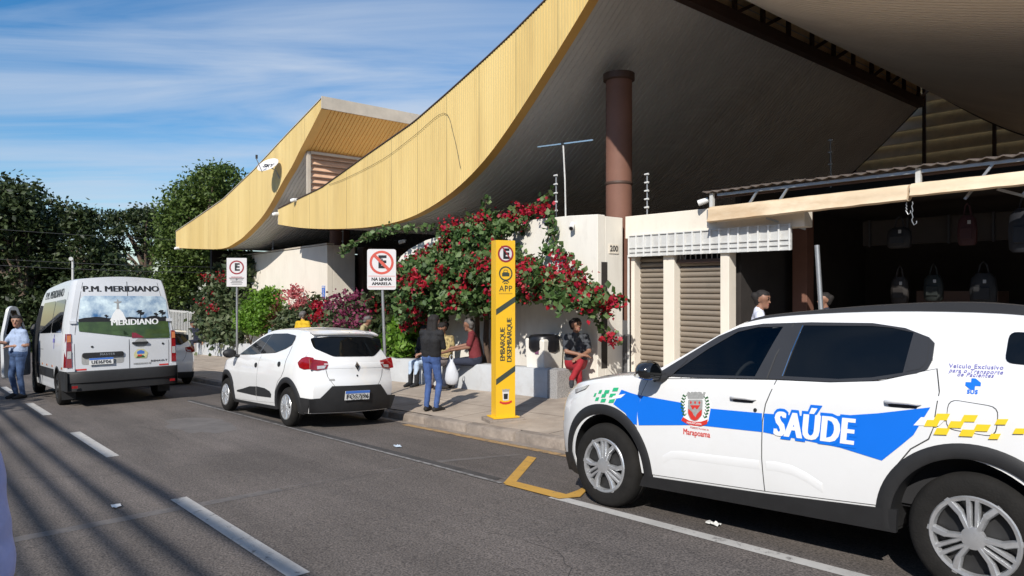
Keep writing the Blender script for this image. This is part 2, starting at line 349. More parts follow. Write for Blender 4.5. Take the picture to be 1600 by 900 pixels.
strip('faded_kerb_line', M_YFADE, -9.4, -3.0, 5.80, 5.93, .005, 4)
def crack(pts, w):
    P = []; 
    for (a, b) in zip(pts, pts[1:]):
        n = max(2, int((Vector(b)-Vector(a)).length/.12))
        for k in range(n): q = Vector(a).lerp(Vector(b), k/n); P.append(q+Vector((RND.gauss(0, .018), RND.gauss(0, .018))))
    b = MB(); rows = []
    for i, q in enumerate(P):
        d = (P[min(i+1, len(P)-1)]-P[max(i-1, 0)]).normalized(); n_ = Vector((-d.y, d.x))*w*RND.uniform(.3, 1)/2; rows.append([(q.x+n_.x, q.y+n_.y, zr(q.x, q.y)+.0035), (q.x-n_.x, q.y-n_.y, zr(q.x, q.y)+.0035)])
    b.grid(rows); o = O('road_crack', b, M_TAR); o['kind'] = 'structure'
for pts, w in (([(-9.2, .9), (-8.6, 1.6), (-8.9, 2.5), (-8.5, 3.4)], .010), ([(-12.5, 2.6), (-11.4, 2.9), (-10.2, 2.8)], .012), ([(-2.9, 3.0), (-3.4, 3.35), (-4.2, 3.3)], .006)): crack(pts, w)
M_WEAR = mat('worn pale asphalt', (.135, .121, .112), .88, var=.22, scale=3, bump=.35, bscale=140)
poly_ground('worn_patch', M_WEAR, [(-11.6+.9*math.cos(k*.2618)*(1.2+.4*noise.noise(Vector((k*.7, 2, 2)))), 3.45+.42*math.sin(k*.2618)*(1+.4*noise.noise(Vector((k*.6, 5, 2))))) for k in range(24)], .0018)
strip('gutter', M_KERB, -48, 14, 5.94, KERB+.01, .004, 10)

# ------------------------------------------------------------------ canopy roofs
def corr_x(x, p=.15, a=.011): t = (x/p) % 1; return a*(1 if t < .45 else -1)
def wing(label, bot, top, yf, yb, overx=None, mats=(M_YEL, M_SOFF), edge='beam', ncol=.13, frontf=None):
    bot = smoothtab(bot, 5); x0, x1 = bot[0][0], bot[-1][0]
    yfx = frontf or (lambda x: yf)
    r = thing('canopy_roof', label, 'roof', (x0, yf, 0), wc=True)
    zb = lambda x: interp(bot, x); zt = lambda x: interp(top, x)
    n = max(3, round((x1-x0)/1.13)); w = (x1-x0)/n                          # front fascia: ribbed sheets side by side
    for i in range(n):
        a = x0+i*w; b_ = a+w-.006; b = MB(); xs = []; p = .075; k = 0
        while a+k*p < b_-1e-4:
            q = a+k*p; xs += [(q, 0), (q+.045, 0), (q+.053, .014), (q+.067, .014)]; k += 1
        xs = [c for c in xs if c[0] < b_-.003]+[(b_, 0)]
        rows = [[(xx, yfx(xx)-.05+d, zb(xx)-.03), (xx, yfx(xx)-.05+d, zt(xx)+.02)] for xx, d in xs]
        b.grid(rows); O('fascia_panel', b, mats[0], r, fix=False)
    b = MB(); N = 48; xs = [x0+(x1-x0)*k/N for k in range(N+1)]              # the lip that folds back under the fascia
    b.grid([[(x, yfx(x)-.05, zb(x)-.03), (x, yfx(x)+.16, zb(x)-.03), (x, yfx(x)+.16, zb(x)+.05)] for x in xs]); O('fascia_lip', b, M_YEL2 if mats[0] is M_YEL else mats[0], r, smooth=40)
    b = MB(); b.grid([[(x, yfx(x)-.07, zt(x)+.02), (x, yfx(x)-.07, zt(x)+.045), (x, yfx(x)+.1, zt(x)+.05)] for x in xs]); O('coping', b, M_DBROWN if overx is None else M_TRIM, r)
    b = MB(); b.grid([[(x, yfx(x)-.02, zt(x)+.04), (x, yb, zt(x)+.04)] for x in xs]); O('roof_deck', b, M_DECK, r)
    def soffit(name, xa, xb, m):                                            # sheets ribbed along the curve
        b = MB(); ks = [xa+(xb-xa)*k/40 for k in range(41)]; nn = int((yb-yf-.17)/ncol); rows = []
        for x in ks:
            row = []; sl = (zb(x+.02)-zb(x-.02))/.04; nl = math.hypot(1, sl)
            for j in range(nn):
                y = yfx(x)+.17+(yb-yfx(x)-.17)*j/nn
                for dy, h in ((0, 0), (.72*ncol, 0), (.78*ncol, .020), (.94*ncol, .020)): row.append((x-sl/nl*h, y+dy, zb(x)+h/nl))
            row.append((x, yb, zb(x))); rows.append(row)
        b.grid(rows); O(name, b, m, r, fix=False)
    if overx: soffit('soffit', x0, overx, mats[1]); soffit('overhang_soffit', overx, x1, M_YEL2)
    else: soffit('soffit', x0, x1, mats[1])
    b = MB(); b.grid([[(x, yb, zb(x)-.04), (x, yb, zt(x)+.04)] for x in xs]); O('rear_fascia', b, M_DBROWN, r)
    b = MB(); b.bb(x0-.03, x0, yfx(x0)-.05, yb, zb(x0)-.03, zt(x0)+.05); O('eave_trim', b, M_TRIM, r)
    if edge == 'beam':
        b = MB(); b.bb(x1-.02, x1+.16, yfx(x1), yb, zb(x1)-.02, zb(x1)+.22); O('ridge_beam', b, M_DBROWN, r)
    else:
        b = MB(); b.bb(x1, x1+.05, yfx(x1)-.05, yb, zb(x1)-.02, zt(x1)+.10); O('ridge_trim', b, M_TRIM, r)
    return r
YF, YB = 8.94, 22.8
near_bot = [(-21.84, 3.72), (-20.23, 3.51), (-18.51, 3.36), (-16.63, 3.26), (-15.31, 3.25), (-14.12, 3.33), (-13.06, 3.54), (-12.09, 3.86), (-11.21, 4.3), (-10.4, 4.87), (-9.48, 5.63), (-8.81, 6.21), (-8.35, 6.63), (-7.9, 7.05)]
near_top = [(-21.84, 4.16), (-18.69, 4.50), (-16.22, 5.02), (-13.85, 5.50), (-12.56, 5.88), (-11.21, 6.3), (-10.4, 6.57), (-9.48, 6.92), (-7.9, 7.50)]
wing('near yellow canopy roof sweeping up over the bougainvillea wall and brown column', near_bot, near_top, YF, YB)
far_bot = [(-33.25, 3.47), (-30.2, 3.29), (-27.1, 3.17), (-25.6, 3.35), (-24.65, 3.57), (-22.95, 4.17), (-21.4, 5.09), (-20.75, 5.45), (-20.2, 5.84), (-19.34, 6.4), (-18.74, 6.82)]
far_top = [(-33.25, 4.14), (-31.09, 4.42), (-27.11, 4.96), (-23.87, 5.69), (-21.18, 6.42), (-18.74, 7.05)]
wing('farther yellow canopy roof with orange underside, satellite dish on its fascia', far_bot, far_top, YF, 20.0, overx=-20.22, edge='trim', ncol=.12)
rt_bot = [(-7.95, 7.84), (-7.2, 7.18), (-6.2, 6.39), (-5.27, 5.80), (-4.2, 5.34), (-3, 4.98), (-2, 4.74), (-1.3, 4.62)]
rt_top = [(-7.95, 8.3), (-5, 7.0), (-2, 5.9), (-1.3, 5.7)]
wing('beige canopy soffit overhead above the shop, falling to the right', rt_bot, rt_top, 6.9, 23.0, mats=(M_YEL, M_SOFF2), edge='trim', ncol=.14, frontf=lambda x: interp([(-7.95, 8.9), (-7.3, 7.32), (-6.9, 7.26), (-4, 8.13), (0, 9.33)], x))
# truss standing on the ridge beam of the near roof, under the overhead canopy
tr = thing('roof_truss', 'dark brown steel truss between the near canopy ridge and the overhead canopy', 'truss', (-7.82, YF, 7.2), wc=True)
O('top_chord', MB().bar((-7.82, 9, 7.84), (-7.82, 22.9, 7.84), .10, .10), M_DBROWN, tr)
for i, y in enumerate([9.4+1.1*k for k in range(13)]):
    [O('infill_slat', MB().bar((-7.97, y-.55, zz), (-7.97, y+.55, zz), .02, .22, up=(.35, 0, 1)), M_LOUV, tr) for zz in (7.28, 7.43, 7.58, 7.74, 7.90, 8.06)]
    O('truss_post', MB().bar((-7.82, y, 7.20), (-7.82, y, 7.82), .08), M_DBROWN, tr)
    if i % 3 != 2: O('truss_diagonal', MB().bar((-7.82, y, 7.24), (-7.82, y+1.1, 7.81), .065), M_DBROWN, tr)
b = MB()
# louver screens
def louver(label, parts, posts, m, loc):
    r = thing('louver_screen', label, 'louver', loc, wc=True)
    for a, bb_, rot in parts:
        d = Vector(bb_)-Vector(a); up = Vector((0, 0, 1)); side = d.cross(up).normalized()
        u = (up*math.cos(rot)+side*math.sin(rot)); O('slat', MB().bar(a, bb_, .018, .50 if m is M_LOUV else .235, up=u), m, r)
    for a, bb_, w in posts: O('post', MB().bar(a, bb_, w), M_DBROWN if m is M_LOUV else M_TRIM, r)
parts = []; posts = []
yl = 23.3; xb_ = [-14.4, -12.2, -9.9, -7.85, -6.05, -4.2, -2.2, 0, 2.4, 4.6]
for i in range(len(xb_)-1):
    for k in range(17):
        z = 2.5+k*.385; xm = (xb_[i]+xb_[i+1])/2
        parts.append(((xb_[i]+.002, yl, z), (xb_[i+1]-.002, yl, z), rad(-20)))
for xx in xb_: posts.append(((xx, yl-.16, 2.2), (xx, yl-.16, 9.2), .085))
louver('tan louver screen closing the back between the two near canopies', parts, posts, M_LOUV, (-9.9, yl, 2.2))
parts = []; posts = []
for k in range(9):
    z = 4.40+k*.19
    for y0, y1 in ((9.3, 11.5), (11.56, 13.8), (13.86, 16.4)): parts.append(((-20.25, y0, z), (-20.25, y1, z), rad(-38)))
posts = [((-20.18, 9.16, 4.2), (-20.18, 9.16, 5.80), .10), ((-20.12, 11.53, 4.3), (-20.12, 11.53, 5.84), .06), ((-20.12, 13.83, 4.3), (-20.12, 13.83, 5.84), .06), ((-20.12, 9.2, 5.78), (-20.12, 16.4, 5.78), .07)]
louver('brown slatted louver under the peak of the farther yellow roof', parts, posts, M_LOUVO, (-20.82, 9.3, 4.3))

# ------------------------------------------------------------------ columns and walls
def column(label, x, y, r, z0, z1):
    t = thing('concrete_column', label, 'column', (x, y, z0), wc=True)
    O('shaft', MB().lathe([(r, z0), (r, z1-.12)], (x, y, 0), n=40), M_BROWN, t, smooth=40)
    O('capital', MB().lathe([(r, z1-.14), (r+.05, z1-.12), (r+.05, z1), (0, z1)], (x, y, 0), n=40), M_DBROWN, t, smooth=40)
    O('ring_band', MB().lathe([(r+.004, 3.62), (r+.012, 3.63), (r+.012, 3.67), (r+.004, 3.68)], (x, y, 0), n=40), M_DBROWN, t, smooth=40)
column('tall round brown column rising behind the bougainvillea wall', -8.82, 10.29, .25, zp(-8.82, 10.3), 5.75)
column('dark round column behind the corner of the left cream wall', -21.95, 11.1, .34, -1.2, 3.75)
def wall(name, label, m, pts, y0, y1, cat='wall'):
    n = len(pts); b = MB(); b.prism(pts, lambda a, c: (a, y0, c), (0, y1-y0, 0))
    return tag(O(name, b, m, bev=.012), label, cat)
wall('boundary_wall', 'cream wall with accessibility plate left of the white hatchback, lit by the sun', M_CREAM, [(-28.0, -1.6), (-20.65, -1.3), (-20.65, 3.02), (-28.0, 2.92)], 10.0, 10.2)
tag(O('return_wall', MB().bb(-20.85, -20.652, 10.2, 10.98, -1.3, 3.02), M_CREAM, bev=.012), 'half shaded return of the left cream wall beside the dark entrance', 'wall')
cp = MB(); cp.bar((-28.0, 10.1, 2.955), (-20.62, 10.1, 3.055), .26, .05); tag(O('wall_coping', cp, M_TRIM), 'thin coping along the top of the left cream wall', 'coping')
pts = [(-15.4, -.8), (-8.47, -.5), (-8.47, 2.97), (-9.17, 3.0), (-10.58, 3.0), (-11.66, 2.97), (-13.07, 2.90), (-13.99, 2.79), (-14.69, 2.62), (-15.1, 2.45), (-15.4, 2.2)]
bw = thing('garden_wall', 'white curved-top wall carrying the red bougainvillea, house number 200 on its end', 'wall', (-12, 9.3, -.5), wc=True)
O('wall_face', MB().prism(pts, lambda a, c: (a, 9.3, c), (0, .2, 0)), M_WHITEW, bw, bev=.012)
O('wall_end', MB().bb(-8.72, -8.472, 9.502, 9.99, -.5, 2.95), M_WHITEW, bw, bev=.01)
O('recess_shade', MB().bb(-8.474, -8.466, 9.40, 9.56, .2, 2.12), M_DARKW, bw)  # flat dark sheet standing for the shade inside a slot
pl = O('number_plate', MB().bb(-8.468, -8.458, 9.60, 9.86, 2.28, 2.45), M_CREAM, bw)
V, F = text2d('200', .15, .004); O('house_number', MB().add([(-8.455, 9.73+a, 2.365+c) for a, c, o_ in V], F), M_BLACK, pl, fix=False)
# deep building under the canopies
st = thing('station_building', 'dark station interior under the yellow canopies with a barred window', 'building', (-20, 20, -1), wc=True)
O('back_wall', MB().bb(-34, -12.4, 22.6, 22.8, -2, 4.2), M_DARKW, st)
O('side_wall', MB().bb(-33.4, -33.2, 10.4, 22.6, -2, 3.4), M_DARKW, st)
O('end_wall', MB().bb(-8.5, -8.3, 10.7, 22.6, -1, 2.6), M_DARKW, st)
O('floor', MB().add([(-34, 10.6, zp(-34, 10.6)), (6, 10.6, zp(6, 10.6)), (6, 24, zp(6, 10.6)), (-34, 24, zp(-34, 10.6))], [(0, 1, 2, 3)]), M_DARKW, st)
O('inner_wall', MB().bb(-23.4, -14.2, 13.0, 13.2, -1.3, 2.2), M_TRIM, st)
O('inner_beam', MB().bb(-23.5, -14.2, 12.9, 13.25, 2.45, 2.95), M_CREAM, st)
wn = O('window', MB().bb(-22.9, -21.0, 12.97, 12.995, .8, 2.2), M_GLASSD, st)
for k in range(9): O('window_bar', MB().tube([(-22.9+k*.235, 12.94, .8), (-22.9+k*.235, 12.94, 2.45)], .012, 6), M_WMET, wn)
O('entrance_jamb', MB().bb(-20.9, -20.5, 11.2, 13.0, -1.3, 3.0), M_DBROWN, st)

# planter that doubles as a bench
pb = thing('planter_bench', 'pale masonry planter bench running along the pavement under the shrubs', 'planter', (-12, 8.55, -.5), wc=True)
def planter(x0, x1, y0, y1, h0, h1, m=M_BENCH):
    n = 8; rows = []
    for k in range(n+1):
        x = x0+(x1-x0)*k/n; z = zp(x, y0); t = h0+(h1-h0)*k/n
        rows.append([(x, y0, z-.2), (x, y0, t-.02), (x, y0+.02, t), (x, y0+.33, t), (x, y0+.35, t-.02), (x, y0+.35, t-.12), (x, y1, t-.12)])
    b = MB(); b.grid(rows); return b
rows = planter(-15.2, -8.98, 8.55, 9.3, zp(-15.2, 8.55)+.53, zp(-8.98, 8.55)+.50)
O('bench_front', rows, M_BENCH, pb, smooth=50)
O('bench_front', planter(-33.2, -22.0, 9.75, 10.0, zp(-33.2, 9.7)+.55, zp(-22, 9.7)+.58), M_BENCH, pb, smooth=50)
O('bench_front', planter(-22.0, -15.2, 9.0, 10.0, zp(-22, 9)+.55, zp(-15.2, 9)+.55), M_BENCH, pb, smooth=50)
e = zp(-8.98, 8.55)
O('sloped_end', MB().prism([(8.551, e-.2), (8.551, e+.50), (8.95, e+.50), (9.30, e+.06), (9.30, e-.2)], lambda a, c: (-8.98, a, c), (.24, 0, 0)), M_GRANITE, pb, bev=.008)
O('soil_bed', MB().add([(-15.2, 8.9, zp(-15.2, 8.55)+.42), (-8.98, 8.9, zp(-8.98, 8.55)+.40), (-8.98, 9.3, zp(-8.98, 8.55)+.40), (-15.2, 9.3, zp(-15.2, 8.55)+.42)], [(0, 1, 2, 3)]), M_SOIL, pb)
V, F = text2d('1', .26, .004); O('white_numeral', MB().add([(-12.05+a, 8.545, zp(-12, 8.55)+.25+c) for a, c, o_ in V], F), M_WHITE, pb, fix=False)  # white figure one on the bench front
O('end_pillar', MB().bb(-9.18, -8.98, 9.55, 9.75, -.5, 1.25), M_CREAM, pb)
tag(O('stone_panel', MB().bb(-8.9, -8.32, 9.99, 10.03, -.6, 1.05), M_STONE), 'dark stone dado at the foot of the brown column', 'panel')

# ------------------------------------------------------------------ shop front
sf = thing('shop_front', 'cream shop front with roller shutters and a white gridded sign box', 'shop', (-6, 10, -.2), wc=True)
O('lintel_wall', MB().bb(-8.42, -5.0, 10.0, 10.25, 2.56, 2.97), M_CREAM, sf, bev=.01)
O('pillar', MB().bb(-7.56, -7.33, 10.0, 10.25, -.5, 2.56), M_CREAM, sf, bev=.008)
O('pillar', MB().bb(-6.40, -6.24, 9.97, 10.18, -.5, 2.56), M_CREAM, sf, bev=.008)
O('door_jamb', MB().bb(-8.28, -8.20, 10.0, 10.2, -.5, 2.56), M_CREAM, sf)
O('drain_pipe', MB().tube([(-8.30, 9.95, -.35), (-8.30, 9.95, 2.25)], .022, 10), M_WMET, sf, smooth=40)
O('brown_pillar', MB().bb(-6.02, -5.76, 11.6, 11.85, -.4, 3.1), M_BROWN, sf, bev=.008)
def shutter(x0, x1, z1, m):
    s = link('roller_shutter', mesh(MB().bb(x0, x1, 10.20, 10.22, -.45, z1), M_DBROWN), sf); z = -.42; k = 0; me = None
    while z < z1-.09:
        b = MB(); b.grid([[(x, 10.185, z+.004), (x, 10.165, z+.02), (x, 10.160, z+.05), (x, 10.170, z+.078), (x, 10.19, z+.088)] for x in (x0, x1)]); O('shutter_slat', b, m, s, smooth=60); z += .094
shutter(-8.20, -7.57, 2.56, M_SHUT); shutter(-7.32, -6.41, 2.12, M_SHUT)
O('shutter_box', MB().bb(-7.32, -6.41, 10.06, 10.2, 2.08, 2.14), M_DBROWN, sf)
for k in range(9): O('transom_bar', MB().tube([(-7.27+k*.105, 10.1, 2.12), (-7.27+k*.105, 10.1, 2.56)], .010, 6), M_WMET, sf)
sg = O('sign_box', MB().bb(-8.27, -5.19, 9.94, 9.995, 2.225, 2.60), M_WMET, sf)
for k in range(19):
    xx = -8.27+3.08*k/18; O('sign_rib', MB().bb(xx-.012, xx+.012, 9.91, 9.938, 2.215, 2.615), M_WHITE, sg)
for z in (2.225, 2.30, 2.38, 2.60): O('sign_rail', MB().bb(-8.29, -5.17, 9.918, 9.936, z-.008, z+.008), M_WMET, sg)
ib = O('intercom_box', MB().bb(-6.62, -6.48, 9.92, 9.998, 2.72, 2.94), M_METAL, sf)
# the open shop at the right
sh = thing('open_shop', 'dark open shop interior behind the emergency car', 'shop', (-2, 12, -.2), wc=True)
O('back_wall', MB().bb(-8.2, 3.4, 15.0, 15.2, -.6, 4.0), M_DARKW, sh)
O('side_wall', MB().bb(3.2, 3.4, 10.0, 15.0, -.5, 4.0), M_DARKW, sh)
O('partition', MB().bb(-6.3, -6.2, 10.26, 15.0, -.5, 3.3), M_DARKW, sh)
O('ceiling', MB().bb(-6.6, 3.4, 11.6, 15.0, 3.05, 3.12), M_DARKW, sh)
O('grey_header', MB().bb(-5.0, 3.2, 12.0, 12.08, 2.35, 2.75), M_DARKW, sh)  # header darkened to near-black in place of shop shade
for k in range(14): O('header_rib', MB().bb(-4.9+k*.58, -4.87+k*.58, 11.97, 11.998, 2.33, 2.77), M_BLACK, sh)
O('pvc_pipe', MB().tube([(-4.70, 9.93, 1.0), (-4.78, 9.93, 2.27)], .035, 12), M_METAL, sh, smooth=40)
O('shelf_unit', MB().bb(-4.6, -3.4, 13.2, 13.8, -.3, 1.6).bb(-2.6, .6, 13.6, 14.2, -.3, 1.5), M_DBROWN, sh)
# sheet roof over the shop front
tr = thing('lean_to_roof', 'weathered corrugated lean-to roof over the open shop front', 'roof', (-4, 9.6, 3.2), wc=True)
for i in range(11):
    x0 = -6.62+i*.86; b = MB(); rows = []
    for y, z in ((9.80, 3.215), (10.6, 3.32), (11.9, 3.50)):
        rows.append([(x0+.88*k/20, y+RND.uniform(-.01, .01), z+.02*(i % 2)*.4+.015*math.cos(k/20*5*2*math.pi)) for k in range(21)])
    b.grid(rows); rr = [[(p[0], p[1], p[2]-.012) for p in r] for r in rows]; b.grid(rr); b.grid([rows[0], rr[0]]); O('roof_sheet', b, M_TILE, tr, smooth=60)
O('fascia_board', MB().bb(-6.5, 2.8, 9.95, 9.98, 3.11, 3.17), M_DBROWN, tr)
O('purlin', MB().bb(-6.5, 2.8, 10.55, 10.62, 3.2, 3.28), M_DBROWN, tr)
for xx in (-6.5, -3.42, -1.6, .2): O('roof_post', MB().bb(xx-.03, xx+.03, 9.86, 9.92, 2.97, 3.2), M_WMET, tr)
for xx in (-6.0, -5.5, -2.9, -2.3, -1.2, -.6): O('truss_web', MB().bar((xx, 9.9, 2.75), (xx+.3, 9.9, 3.15), .03), M_METAL, tr)
O('truss_chord', MB().bar((-6.4, 9.9, 3.16), (2.6, 9.9, 3.16), .04), M_METAL, tr)
# rolled awning, two lengths
def awning(label, x0, x1, za0, zb0, za1, zb1):
    t = thing('rolled_awning', label, 'awning', (x0, 9.8, zb0), wc=True); b = MB(); rows = []
    n = 26
    for k in range(n+1):
        f = k/n; x = x0+(x1-x0)*f; zt_ = za0+(za1-za0)*f; zl = zb0+(zb1-zb0)*f; h = zt_-zl; row = []
        w = .012*noise.noise(Vector((x*3, 1, 2)))
        for a, c in ((.10, 1.0), (.02, 1.02), (-.05, .96), (-.085, .80), (-.09, .5), (-.10, .25), (-.12, .08), (-.07, 0), (.0, .03), (.05, .2), (.09, .6)):
            row.append((x, 9.80+a+w+.01*noise.noise(Vector((x*6, a*9, c*4))), zl+c*h+.006*noise.noise(Vector((x*5, c*6, 4)))))
        rows.append(row)
    b.grid(rows, closed=True); b.add(rows[0], [tuple(range(11))]); b.add(rows[-1], [tuple(range(10, -1, -1))])
    O('canvas_roll', b, M_CANVAS, t, smooth=60)
    O('roller_tube', MB().tube([(x0-.03, 9.79, zb0+.10), (x1+.03, 9.79, zb1+.10)], .03, 10), M_METAL, t, smooth=40)
    O('support_arm', MB().bar((x0+.9, 9.9, zb0+.02), (x0+1.35, 10.25, zb0-.16), .03), M_METAL, t)
    return t
aw = awning('left length of the stained cream rolled awning above the shop opening', -6.46, -3.49, 2.96, 2.70, 2.99, 2.77)
awning('right length of the cream rolled awning reaching the photo edge', -3.46, .6, 3.00, 2.82, 3.04, 2.86)
for k, (dx, l) in enumerate(((0, .26), (-.07, .12))):
    path = [(-3.45+dx+.008*math.sin(j*2.1), 9.76, 2.76-l*j/9) for j in range(10)]+[(-3.43+dx, 9.76, 2.72-l), (-3.40+dx, 9.76, 2.74-l), (-3.40+dx, 9.76, 2.77-l)]
    O('hook_chain', MB().tube(path, .006, 6), M_METAL, aw)

# ------------------------------------------------------------------ vehicles
M_PAINT = mat('white car paint', (.79, .79, .785), .22, var=.02, scale=1.5, coat=1, dirt=((.68, .66, .62), .3, 1.3))
M_VPAINT = mat('white van paint', (.62, .635, .66), .38, var=.03, scale=1.2, coat=.35, dirt=((.56, .55, .53), .45, 1.1))
M_TRIMB = mat('black textured plastic', (.017, .017, .018), .6, var=.15, scale=12, bump=.1, bscale=300)
M_TRIMG = mat('grey black pillar trim', (.035, .035, .037), .35, var=.08)
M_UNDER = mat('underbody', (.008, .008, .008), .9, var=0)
M_TYRE = mat('tyre rubber', (.014, .013, .012), .85, spec=.25, var=.25, scale=9, bump=.25, bscale=90, dirt=((.032, .028, .024), .4, 5))
M_SILV = mat('silver wheel paint', (.74, .75, .76), .30, .75, var=.08, scale=14, dirt=((.3, .28, .26), .5, 9))
M_STEELD = mat('dark wheel steel', (.03, .03, .031), .5, .3, var=.2)
M_BLUE = mat('blue vinyl', (.006, .165, .74), .35, var=.03, coat=.3)
M_BLUET = mat('blue print', (.06, .17, .55), .5, var=0)
M_GREENV = mat('green vinyl', (.03, .46, .21), .4, var=.04)
M_YELV = mat('yellow vinyl', (.83, .60, .03), .4, var=.04)
M_WHITEV = mat('white vinyl', (.84, .84, .83), .35, var=0)
M_REDV = mat('red vinyl', (.62, .04, .03), .4, var=.06)
M_GREYV = mat('grey print', (.34, .34, .33), .5, var=.2, scale=40)
M_DGREEN = mat('dark green print', (.03, .12, .04), .5, var=.2, scale=40)
M_PURP = mat('violet print', (.17, .16, .45), .5, var=0)
M_INK = mat('black print', (.012, .012, .013), .5, var=0)
M_CHROME = mat('chrome', (.75, .75, .76), .12, 1, var=0)
M_REDL = mat('red lamp lens', (.24, .006, .008), .12, var=.25, scale=25, coat=1)
M_CLRL = mat('clear lamp lens', (.55, .53, .52), .12, .3, var=.2, scale=30, coat=1)
M_AMBL = mat('orange lamp lens', (.55, .16, .03), .15, var=.1, coat=1)
M_PLATE = mat('licence plate white', (.72, .72, .70), .45, var=.03)
M_SEAM = mat('panel gap', (.05, .05, .05), .8, var=0)
M_SKYP = mat('printed sky', (.06, .22, .52), .25, var=.4, scale=3.2, col2=(.62, .72, .80), coat=.5)
M_GRASSP = mat('printed grass', (.05, .085, .02), .3, var=.35, scale=6, coat=.5)

def tint(name, trans=.35, col=(.004, .005, .006)):             # dark glass that reflects the street
    m = bpy.data.materials.new(name); m.use_nodes = True; N = m.node_tree.nodes; L = m.node_tree.links
    b = N['Principled BSDF']; b.inputs['Base Color'].default_value = col+(1,); b.inputs['Roughness'].default_value = .03; b.inputs['IOR'].default_value = 1.42
    return m
M_TINT = tint('tinted car glass')
def seethrough():
    m = bpy.data.materials.new('see-through tinted glass'); m.use_nodes = True; N = m.node_tree.nodes; L = m.node_tree.links; N.remove(N['Principled BSDF'])
    t = N.new('ShaderNodeBsdfTransparent'); t.inputs[0].default_value = (.46, .49, .50, 1); g = N.new('ShaderNodeBsdfGlossy'); g.inputs['Roughness'].default_value = .015
    fr = N.new('ShaderNodeFresnel'); fr.inputs[0].default_value = 1.5; mx = N.new('ShaderNodeMixShader'); L.new(fr.outputs[0], mx.inputs[0]); L.new(t.outputs[0], mx.inputs[1]); L.new(g.outputs[0], mx.inputs[2]); L.new(mx.outputs[0], N['Material Output'].inputs[0]); return m
M_GLASS = seethrough()
M_SEAT = mat('dark seat cloth', (.045, .045, .05), .9, var=.25, scale=20); M_LINER = mat('cabin liner', (.02, .02, .022), .9, var=.1); M_SEATL = mat('pale seat cover', (.30, .33, .36), .9, var=.2, scale=12)

